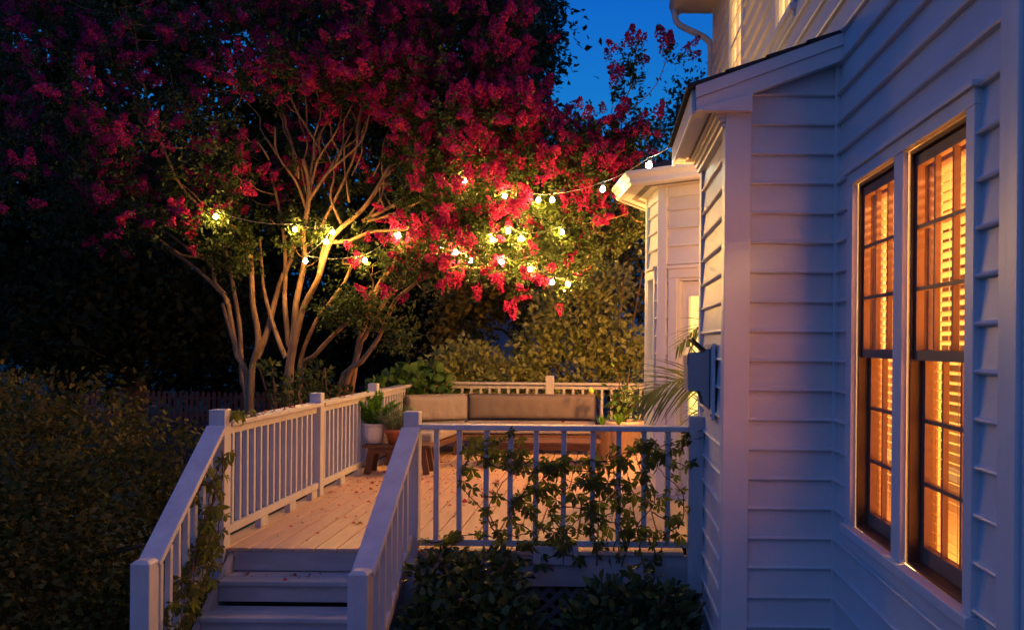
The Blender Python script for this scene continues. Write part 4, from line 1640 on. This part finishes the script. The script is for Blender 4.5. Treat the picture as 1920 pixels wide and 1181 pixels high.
def crape(label, base, stems, blobs, group, fan=()):
    fan = list(fan)
    root = thing('crape_myrtle', base, label, 'tree', group)
    S = []
    for poly, Ys, r0, r1 in list(stems) + fan:
        pts = []
        for i, (u, v) in enumerate(poly):
            t = i / (len(poly) - 1)
            pts.append(at(u, v, Ys[0] + (Ys[1] - Ys[0]) * t + random.gauss(0, .03)))
        S.append((catmull(pts, .11), r0 * .69, r1 * .78))
    Cl, Fl, Ce = [], [], []
    for (u, v, ru, rv, Y, rY, n, fl) in blobs:
        for i in range(n):
            while True:
                q = rng.uniform(-1, 1, 3)
                r = np.linalg.norm(q)
                if r <= 1 and (r > .35 or rng.random() < .4): break
            p = at(u + q[0] * ru, v + q[1] * rv, Y + q[2] * rY)
            if p.x > .25 and p.y < 10.6 and p.z < 4.8: continue
            pu = u + q[0] * ru; pv_ = v + q[1] * rv
            if 470 < pu < 735 and 205 < pv_ < 405 and p.y < 12.75 and rng.random() < .85: continue   # the fork of the tree stays open
            Cl.append(tuple(p)); Ce.append(q)
            # blossoms sit on the outside and upper side of the crown
            Fl.append(fl * (.45 + .75 * max(0, .55 * (-q[1]) + .55 * (-q[2]) + .25 * r)))
    lines = grow(S, Cl)
    mb = MB()
    for pts, rs in lines:
        mb.tube(pts, rs, 9 if rs[0] > .03 else 5, cap=False)
    build('trunk', mb, M['bark'], root)
    C, Ce, Fl = np.array(Cl), np.array(Ce), np.array(Fl)
    n = len(C)
    ns = 6
    out = np.stack((Ce[:, 0], Ce[:, 2], -Ce[:, 1]), 1)
    base_i = np.repeat(np.arange(n), ns)
    d = out[base_i] * .55 + rng.normal(0, .62, (n * ns, 3)); d[:, 2] += .42
    d /= np.linalg.norm(d, axis=1, keepdims=True)
    L = rng.uniform(.14, .34, n * ns)
    start = C[base_i] + rng.normal(0, .05, (n * ns, 3))
    end = start + d * L[:, None]
    # thin shoots
    sh_V = []
    # leaves along each shoot
    nl = 11
    li = np.repeat(np.arange(n * ns), nl)
    t = rng.uniform(.05, 1.0, len(li))
    P = start[li] + d[li] * (L[li] * t)[:, None] + rng.normal(0, .018, (len(li), 3))
    dl = d[li] * .5 + rng.normal(0, .7, (len(li), 3))
    nn_ = rng.normal(0, .55, (len(li), 3)); nn_[:, 2] += 1
    np_mesh('foliage', *scatter(LEAF, P, dl, nn_, rng.uniform(.045, .08, len(li))), M['crape_leaf'], root)
    # panicles
    pick = ((rng.random(n) < np.clip(Fl * 1.25, 0, 1))[base_i]) & (rng.random(n * ns) < .78)
    parts = []
    E, Dd_ = end[pick], d[pick]
    var = rng.integers(0, 4, len(E))
    for k in range(4):
        m = var == k
        if m.any():
            dd = Dd_[m] * .8 + rng.normal(0, .25, (m.sum(), 3)); dd[:, 2] += .25
            parts.append(scatter(PAN[k], E[m], dd, rng.normal(0, 1, (m.sum(), 3)), rng.uniform(.75, 1.25, m.sum())))
    np_mesh('blossom', *join(parts), M['blossom'], root)
    return root


def z4(pts):       # trunk outlines measured on an enlarged crop of the photograph
    return [(250 + x / 2.952, 380 + y / 2.952) for x, y in pts]


cg = 'crape myrtles beside the deck'
T1 = z4([(648, 1720), (650, 1150), (660, 900), (690, 800), (688, 700), (662, 560), (655, 400), (648, 280), (600, 180), (520, 110), (440, 60)])
T2 = z4([(640, 1720), (636, 1150), (622, 930), (575, 850), (553, 720), (525, 560), (505, 520), (420, 430), (300, 330), (180, 250)])
T3 = z4([(634, 1720), (626, 1080), (604, 1000), (590, 700), (568, 550), (545, 420), (520, 300), (470, 120)])
T4 = z4([(682, 860), (740, 720), (780, 560), (825, 410), (872, 320), (890, 180), (900, 60)])
T5 = z4([(520, 560), (500, 500), (450, 440), (430, 330), (300, 250), (180, 160)])
T6 = z4([(610, 900), (560, 780), (510, 620), (495, 560)])
T7 = z4([(440, 330), (360, 300), (270, 290), (120, 180), (60, 60)])
T8 = [(398, 408), (340, 350), (300, 260), (270, 160), (250, 40)]
T9 = [(352, 436), (260, 390), (170, 330), (100, 250), (70, 130)]
left_st = [(T1, (12.5, 12.2), .095, .035), (T2, (12.55, 12.9), .085, .028), (T3, (12.6, 13.3), .075, .03), (T4, (12.5, 12.9), .075, .03), (T5, (12.7, 12.4), .05, .02), (T6, (12.6, 12.7), .045, .03),
           (T7, (12.5, 12.0), .035, .016), (T8, (12.2, 12.0), .035, .012), (T9, (12.9, 12.6), .028, .012)]
crape('tan multi stemmed flowering tree nearest the hedge, dim magenta crown', tuple(at(468, 963, 12.5)), left_st,
      [(150, 170, 210, 170, 12.6, 1.7, 120, .30), (330, 300, 160, 120, 12.3, 1.5, 90, .32), (70, 330, 150, 100, 12.4, 1.5, 80, .34), (250, -30, 260, 110, 12.6, 1.7, 80, .28),
       (390, 430, 100, 45, 12.4, .9, 42, .03), (250, 400, 130, 60, 12.4, 1.2, 55, .25), (60, 20, 150, 130, 13.0, 1.6, 50, .3), (440, 480, 40, 35, 12.3, .4, 18, .0), (-60, 200, 120, 220, 12.8, 1.6, 50, .35)], cg)

M1 = z4([(850, 1720), (850, 1080), (862, 900), (890, 700), (900, 560), (930, 420), (950, 300), (940, 180), (962, 50), (975, -100), (940, -240)])
M2 = z4([(872, 1720), (868, 1000), (880, 850), (910, 700), (950, 560), (1020, 430), (1060, 300), (1110, 180), (1200, 100), (1300, 0), (1420, -200)])
M3 = z4([(900, 1720), (915, 1000), (935, 840), (985, 710), (1020, 640), (1080, 560), (1170, 440), (1210, 340)])
M4 = z4([(845, 860), (815, 790), (770, 660), (722, 480), (712, 350), (700, 200)])
M5 = z4([(862, 800), (838, 560), (842, 400), (835, 200), (800, 0), (760, -160)])
M6 = z4([(900, 1600), (930, 950), (1000, 850), (1100, 740), (1250, 600), (1325, 490)])
M7 = z4([(1030, 400), (1060, 240), (1120, 218), (1200, 212), (1300, 165), (1400, 155), (1510, 150), (1600, 125), (1740, 140)])
M8 = [(576, 397), (555, 340), (520, 290), (515, 240)]
M9 = [(577, 395), (583, 320), (600, 250), (640, 200), (650, 160)]
M10 = [(580, 375), (610, 330), (630, 310), (680, 260), (700, 170)]
M11 = [(680, 415), (760, 370), (800, 310), (830, 240), (840, 120)]
M12 = [(555, 330), (545, 260), (520, 200), (500, 100), (500, 0)]
M13 = [(690, 415), (740, 400), (800, 370), (850, 330)]
M14 = [(600, 280), (570, 230), (548, 190), (530, 90)]
M15 = [(600, 430), (662, 300), (672, 230), (682, 190), (700, 60)]
mid_st = [(M1, (12.3, 12.4), .10, .035), (M2, (12.3, 12.0), .10, .03), (M3, (12.4, 12.2), .07, .025), (M4, (12.3, 12.7), .055, .02), (M5, (12.4, 12.9), .06, .02), (M6, (12.4, 11.9), .065, .03),
          (M7, (12.2, 11.7), .05, .014), (M8, (12.4, 12.3), .035, .018), (M9, (12.4, 12.7), .035, .014), (M10, (12.3, 12.1), .035, .012), (M11, (12.1, 12.0), .04, .012), (M12, (12.6, 12.8), .03, .01),
          (M13, (12.1, 11.8), .03, .012), (M14, (12.5, 12.4), .03, .01), (M15, (12.4, 12.2), .035, .01)]
FAN = []
rf = random.Random(21)
for (u0, v0, u1, v1) in ((560, 335, 520, 170), (578, 372, 560, 190), (590, 300, 585, 150), (585, 345, 640, 190), (602, 300, 625, 175), (612, 330, 690, 195), (628, 312, 655, 160), (640, 420, 600, 250),
                         (655, 380, 665, 190), (660, 330, 715, 170), (690, 410, 735, 235), (720, 390, 770, 220), (545, 262, 500, 180), (520, 290, 470, 200), (505, 300, 440, 215), (575, 235, 545, 120),
                         (640, 290, 605, 200), (673, 235, 640, 120), (700, 330, 760, 180), (668, 250, 720, 120)):
    k = [(u0, v0)]
    for q in (.3, .55, .8):
        k.append((u0 + (u1 - u0) * q + rf.gauss(0, 9), v0 + (v1 - v0) * q + rf.gauss(0, 5)))
    k.append((u1, v1))
    yy = rf.uniform(12.05, 12.6)
    FAN.append((k, (12.35, yy), rf.uniform(.018, .032), .008))
crape('tan multi stemmed flowering tree with bulbs in its fork, middle of three', tuple(at(540, 963, 12.3)), mid_st,
      [(500, 110, 190, 110, 12.6, 1.4, 100, .42), (640, 40, 220, 120, 12.4, 1.7, 105, .5), (715, 165, 110, 80, 12.2, 1.1, 75, .68), (610, 300, 110, 90, 13.3, .6, 40, .25), (560, -60, 220, 90, 12.5, 1.6, 50, .4),
       (470, 320, 80, 80, 12.4, 1.0, 36, .35), (640, 450, 120, 50, 12.5, .7, 40, .02), (560, 420, 80, 50, 12.9, .6, 22, .03), (780, 330, 90, 90, 12.0, 1.1, 50, .35), (760, 500, 80, 40, 11.9, .5, 22, .05), (640, 360, 110, 70, 13.4, .6, 36, .15), (640, 580, 50, 30, 12.1, .4, 16, .03)], cg, FAN)

R1 = z4([(1090, 1720), (1140, 1035), (1222, 900), (1252, 760), (1305, 600), (1350, 470), (1440, 340), (1560, 200), (1700, 0)])
R2 = z4([(1110, 1720), (1180, 1000), (1262, 880), (1350, 760), (1405, 640), (1450, 540), (1520, 480), (1620, 410), (1760, 370), (1900, 370)])
R3 = z4([(1150, 1400), (1240, 850), (1280, 745), (1330, 650), (1390, 550), (1442, 490), (1500, 380), (1640, 240), (1740, 180), (1840, 60)])
R4 = [(800, 522), (860, 500), (930, 508), (990, 512), (1050, 500), (1110, 480)]
R5 = [(870, 420), (920, 330), (1000, 290), (1080, 255), (1140, 230), (1180, 170), (1195, 80)]
R6 = [(860, 450), (960, 420), (1040, 430), (1110, 420), (1180, 400)]
R7 = [(800, 380), (850, 250), (880, 120), (900, -20)]
R8 = [(1140, 230), (1190, 200), (1230, 160), (1252, 105)]
right_st = [(R1, (12.2, 12.2), .085, .03), (R2, (12.1, 11.4), .09, .018), (R3, (12.2, 11.7), .07, .016), (R4, (11.7, 11.2), .024, .010), (R5, (11.9, 11.6), .03, .008), (R6, (11.9, 11.3), .022, .008), (R7, (12.3, 12.3), .035, .012),
            (R8, (11.8, 11.6), .012, .006)]
crape('leaning flowering tree over the deck, brightest red by the string bulbs', tuple(at(615, 963, 12.2)), right_st,
      [(830, 110, 170, 150, 12.1, 1.5, 120, .55), (910, 50, 90, 120, 12.2, 1.2, 75, .58), (860, 260, 160, 90, 11.9, 1.2, 90, .5), (950, 240, 85, 80, 11.8, 1.0, 56, .58), (900, 360, 130, 55, 11.6, .8, 75, .38), (1030, 340, 110, 60, 11.6, .8, 62, .36),
       (1105, 300, 85, 58, 11.7, .7, 50, .5), (1185, 290, 40, 34, 11.7, .5, 12, .45), (1186, 135, 10, 45, 11.7, .12, 7, .22), (1246, 118, 8, 12, 11.7, .1, 2, .6), (1165, 205, 20, 22, 11.7, .25, 5, .3), (1215, 270, 14, 14, 11.7, .2, 3, .6),
       (1000, 430, 120, 50, 11.5, .7, 62, .14), (1130, 410, 85, 60, 11.6, .7, 45, .30), (930, 470, 90, 40, 11.5, .6, 44, .06), (1040, 500, 80, 40, 11.3, .5, 40, .18), (800, 470, 70, 45, 11.8, .5, 26, .12), (700, 590, 60, 25, 11.9, .3, 12, .12), (800, -60, 210, 80, 12.2, 1.5, 46, .4),
       (740, 640, 50, 12, 11.8, .2, 8, .0), (810, 545, 14, 10, 11.5, .1, 3, .9), (708, 592, 10, 14, 11.6, .1, 3, .9), (800, 482, 40, 14, 11.5, .2, 8, .5)], cg)


def big_tree(name, label, base, trunk_r, limbs, blobs, n, size, mat, group='trees behind the garden', tpl=None, bark='dark_bark', clump=26, spread=.45):
    root = thing(name, base, label, 'tree', group)
    Cl, out = [], []
    tot = sum(b[3] * b[5] + b[3] * b[4] for b in blobs)
    for (x, y, z, rx, ry, rz) in blobs:
        k = int(n * (rx * rz + rx * ry) / tot)
        d = rng.normal(0, 1, (k, 3)); d /= np.linalg.norm(d, axis=1, keepdims=True)
        r = (1 - .55 * rng.random(k) ** 1.5)
        Cl.append(d * r[:, None] * np.array((rx, ry, rz)) + np.array((x, y, z)))
    C = np.concatenate(Cl)
    C = C[C[:, 2] > .3]
    mb = MB()
    for pts, r0, r1 in limbs:
        pts = catmull(pts, .4)
        mb.tube(pts, [r0 + (r1 - r0) * i / (len(pts) - 1) for i in range(len(pts))], 10)
    S = [(catmull(pts, .5), r0, r1) for pts, r0, r1 in limbs]
    pick = C[rng.choice(len(C), min(len(C), 90), replace=False)]
    for pts, rs in grow(S, pick, .2)[len(limbs):]:
        mb.tube(pts, [r * 1.8 for r in rs], 5, cap=False)
    build('trunk', mb, M[bark], root)
    idx = np.repeat(np.arange(len(C)), clump)
    P = C[idx] + rng.normal(0, spread, (len(idx), 3)) * np.array((1, 1, .6))
    P = P[P[:, 2] > .15]
    np_mesh('foliage', *leaf_cloud(tpl or T_leaf(.34), P, -.1, None, size, .6), mat, root)
    return root


def bp_(u, v, Y, ru, rv, rY):
    c = at(u, v, Y)
    return (c.x, c.y, c.z, ru * Y / F, rY, rv * Y / F)


def tree_at(u, Y, top_v, blobs, label, n, size=(.16, .30), mat='tree_leaf', r=.3, name='shade_tree', spread=.5, clump=26, lean=0):
    b = at(u, 645, Y); b.z = 0
    top = at(u + lean, top_v, Y)
    mid = b.lerp(top, .45) + Vector((random.gauss(0, .3), 0, 0))
    limbs = [([b, b.lerp(mid, .5), mid, top], r, r * .3)]
    for k in range(5):
        e = Vector(random.choice(blobs)[:3])
        limbs.append(([mid.lerp(b, .25 - .05 * k), mid.lerp(e, .5) + Vector((0, 0, .4)), e], r * .5, r * .12))
    return big_tree(name, label, tuple(b), r, limbs, blobs, n, size, M[mat], spread=spread, clump=clump)


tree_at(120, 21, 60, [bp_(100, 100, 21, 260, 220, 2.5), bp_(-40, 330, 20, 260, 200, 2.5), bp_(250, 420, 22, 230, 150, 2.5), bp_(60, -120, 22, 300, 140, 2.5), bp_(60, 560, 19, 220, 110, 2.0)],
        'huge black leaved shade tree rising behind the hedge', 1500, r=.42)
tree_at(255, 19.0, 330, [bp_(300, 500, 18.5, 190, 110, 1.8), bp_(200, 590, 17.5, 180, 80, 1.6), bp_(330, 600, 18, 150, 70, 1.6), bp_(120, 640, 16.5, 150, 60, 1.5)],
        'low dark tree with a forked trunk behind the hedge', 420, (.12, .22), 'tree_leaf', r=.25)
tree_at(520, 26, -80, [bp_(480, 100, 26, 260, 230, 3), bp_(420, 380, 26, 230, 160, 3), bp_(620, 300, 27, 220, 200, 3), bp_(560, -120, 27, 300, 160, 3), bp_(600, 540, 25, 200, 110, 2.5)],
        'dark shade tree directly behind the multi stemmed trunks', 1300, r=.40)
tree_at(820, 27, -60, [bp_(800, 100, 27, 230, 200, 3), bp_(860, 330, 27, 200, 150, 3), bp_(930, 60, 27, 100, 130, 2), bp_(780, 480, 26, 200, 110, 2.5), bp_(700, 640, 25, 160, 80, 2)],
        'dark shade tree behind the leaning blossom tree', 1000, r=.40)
tree_at(985, 24, -40, [bp_(965, 60, 24, 75, 130, 1.3), bp_(1000, 120, 24, 42, 55, .8), bp_(975, 230, 24, 70, 110, 1.2), bp_(1005, 20, 24, 40, 70, .8)],
        'tall dark conifer edge against the open blue sky', 210, (.12, .22), 'far_leaf', r=.2, spread=.3)
tree_at(400, 29, 480, [bp_(380, 640, 29, 160, 110, 2), bp_(500, 650, 28, 150, 120, 2), bp_(600, 660, 28, 130, 110, 2), bp_(280, 680, 28, 130, 90, 2)],
        'low black evergreen thicket beyond the back picket fence', 330, (.16, .30), r=.2)
tree_at(1110, 30, 330, [bp_(1060, 400, 30, 140, 110, 3), bp_(1170, 380, 30, 110, 110, 3), bp_(1120, 520, 28, 140, 110, 2.5)],
        'dim bluish tree far behind the bay corner', 300, (.16, .28), 'far_leaf', r=.25)
tree_at(1270, 32, 200, [bp_(1285, 235, 32, 62, 70, 1.6), bp_(1250, 300, 32, 75, 60, 1.8), bp_(1310, 190, 32, 40, 60, 1.2), bp_(1225, 260, 32, 30, 36, .8)],
        'feathery teal tree showing beyond the roof eave', 90, (.13, .24), 'far_leaf', r=.2, spread=.42, clump=22)
tree_at(1185, 17.5, 380, [bp_(1130, 500, 17.5, 60, 45, .8), bp_(1170, 430, 18, 60, 60, 1.0), bp_(1195, 570, 17.6, 30, 40, .6), bp_(1090, 560, 17.2, 70, 40, .7)],
        'slim dark limbed tree leaning out from behind the bay', 110, (.09, .15), 'dogwood_leaf', r=.12, spread=.22, lean=-60)
tree_at(1010, 17.0, 470, [bp_(1000, 560, 17, 80, 50, .8), bp_(900, 560, 17.2, 90, 60, .9), bp_(950, 520, 16.8, 90, 45, .9), bp_(860, 620, 17.5, 70, 60, .8), bp_(1050, 590, 16.8, 60, 40, .7)],
        'bronze leaved small tree lit from the deck', 260, (.09, .15), 'dogwood_leaf', r=.10, spread=.20, name='small_tree', clump=20)

# ------------------------------------------------------------------ neighbour house and fences
nh = thing('neighbour_house', tuple(at(970, 645, 27))[:2] + (0,), 'dim blue sided house glimpsed through the trees', 'house')
c = at(985, 645, 27)
mb = MB(); mb.box(c.x - 5.2, c.x + 2.3, 27, 34, 0, 4.6)
for k in range(26):
    mb.add([(c.x - 5.2, 26.98, .2 + k * .17), (c.x + 2.3, 26.98, .2 + k * .17), (c.x + 2.3, 26.995, .2 + k * .17 + .17), (c.x - 5.2, 26.995, .2 + k * .17 + .17)], [(0, 1, 2, 3)])
build('wall', mb, M['far_siding'], nh)
mb = MB(); mb.prism([(c.x - 5.8, 4.5), (c.x + 2.8, 4.5), (c.x - 1.5, 7.4)], lambda q, t: (q[0], t, q[1]), 26.6, 34.4)
build('roof', mb, M['shingle'], nh)
mb = MB(); q = at(1003, 645, 26.95)
mb.box(q.x - .12, q.x + .12, 26.90, 26.975, .2, 3.2); mb.box(q.x - 1.6, q.x + .12, 26.90, 26.975, 3.2, 3.4)
build('trim_board', mb, M['trim'], nh)


def picket_fence(label, xa, xb, y, h, w, gap, mat, point):
    f = thing('picket_fence', ((xa + xb) / 2, y, 0), label, 'fence', 'picket fences across the lawn')
    mb = MB()
    mb.box(xa, xb, y + .012, y + .05, h * .25, h * .25 + .07)
    mb.box(xa, xb, y + .012, y + .05, h * .75, h * .75 + .07)
    build('rail', mb, mat, f)
    mb = MB()
    x = xa
    while x < xb:
        hh = h * random.uniform(.98, 1.02)
        mb.prism([(x, .03), (x + w, .03), (x + w, hh - point), (x + w / 2, hh), (x, hh - point)], lambda q, t: (q[0], t, q[1]), y - .012, y + .011)
        x += w + gap
    build('pickets', mb, mat, f)


picket_fence('reddish brown picket fence across the back of the lawn', -16, -6.5, 25.2, .95, .10, .055, M['picket'], .06)
picket_fence('dark pointed picket fence just beyond the hedge', -8.5, -5.2, 15.2, 1.06, .11, .03, M['picket_dark'], .10)

# ------------------------------------------------------------------ string lights
BUL = MB()
BUL.lathe([(0, -.054), (.012, -.052), (.022, -.044), (.0265, -.032), (.0255, -.020), (.019, -.008), (.013, .002), (.0, .002)], (0, 0, 0), 14)
SOC = MB()
SOC.lathe([(0, .045), (.012, .045), (.016, .03), (.016, .0025), (0, .0025)], (0, 0, 0), 10)
bulb_me = {}
soc_me = None


def string(label, nodes, ends=(None, None), slack=.06, cool=0):
    """nodes: bulbs (u, v, Y) along one cable; ends: where the cable is tied"""
    global bulb_me, soc_me
    ps = [at(*n) for n in nodes]
    root = thing('string_lights', tuple(ps[0]), label, 'string lights', 'string lights in the trees and to the eave')
    path = []
    full = ([Vector(ends[0])] if ends[0] is not None else []) + [p + Vector((0, 0, .085)) for p in ps] + ([Vector(ends[1])] if ends[1] is not None else [])
    for a, b in zip(full[:-1], full[1:]):
        sag = min(.10, slack * (b - a).length)
        for k in range(8):
            t = k / 8
            path.append(a.lerp(b, t) - Vector((0, 0, sag * 4 * t * (1 - t))))
    path.append(full[-1])
    mb = MB(); mb.tube(path, .0040, 6)
    build('cable', mb, M['cable'], root)
    for i, p in enumerate(ps):
        q = p + Vector((0, 0, .036))
        tilt = Quaternion((random.gauss(0, 1), random.gauss(0, 1), 0), random.uniform(0, .5)).to_euler()
        glass = 'bulb_cool' if i < cool else 'bulb'
        if glass not in bulb_me:
            b = build('bulb', BUL, M[glass], root, at_=q)
            bulb_me[glass] = b.data
        else:
            b = link('bulb', bulb_me[glass], [], root, q)
        if soc_me is None:
            s = build('socket', SOC, M['socket'], b, at_=q)
            soc_me = s.data
        else:
            s = link('socket', soc_me, [], b, q)
        b.rotation_euler = tilt


string('string light cable crossing open sky from the eave into the blossoms', [(1218, 313, 7.9), (1130, 357, 9.2), (1035, 377, 10.4), (1010, 377, 10.9), (946, 369, 11.1), (870, 341, 11.3)], (tuple(at(1264, 268, 7.0)), None), .018, 2)
string('lowest string of bulbs drooping among red blossoms above the sofa', [(1064, 535, 11.0), (1035, 531, 11.0), (992, 507, 11.0), (942, 493, 11.1), (883, 490, 11.5), (829, 469 + 0, 11.8)])
string('string of bulbs in the yellow lit leaves under the brightest blossoms', [(1053, 437, 10.9), (978, 449, 11.0), (952, 435, 10.9), (924, 451, 11.1), (855, 475, 11.6)])
string('string of bulbs wound through the tan forked trunks', [(404, 408, 11.5), (553, 432, 11.9), (625, 438, 11.8), (612, 455, 11.8), (572, 491, 11.8), (684, 490, 11.7), (747, 443, 11.5)])

# ------------------------------------------------------------------ fallen petals
N = 620
px = np.concatenate((rng.uniform(-2.7, .5, N), rng.normal(-2.3, .35, 160)))
py = np.concatenate((6.8 + 5.2 * rng.random(N) ** .7, rng.uniform(9, 11, 160)))
keep = (px < .45)
px, py = px[keep], py[keep]
P = np.stack((px, py, np.full(len(px), ZD + .006)), 1)
k2 = 60
rail = np.stack((rng.uniform(XL - .05, XL + .05, k2), rng.uniform(YE + .1, 10, k2), np.full(k2, ZR + .005)), 1)
seat_ = np.stack((rng.uniform(-1.9, -.2, 24), rng.uniform(12.35, 12.9, 24), np.full(24, 1.262)), 1)
stp = np.stack((rng.uniform(-2.6, -2.0, 14), rng.uniform(6.36, 6.52, 14), np.full(14, ZD - .17 + .006)), 1)
P = np.concatenate((P, rail, seat_, stp))
d = rng.normal(0, 1, (len(P), 3)); d[:, 2] *= .12
nn_ = rng.normal(0, .25, (len(P), 3)); nn_[:, 2] += 1
V, T = scatter(T_leaf(.42, .18, .12), P, d, nn_, rng.gamma(2.2, .009, len(P)) + .009)
o = np_mesh('fallen_petals', V, T, M['petal'])
tag(o, 'scattered small red petals on the deck boards and rails', 'petals', kind='stuff')
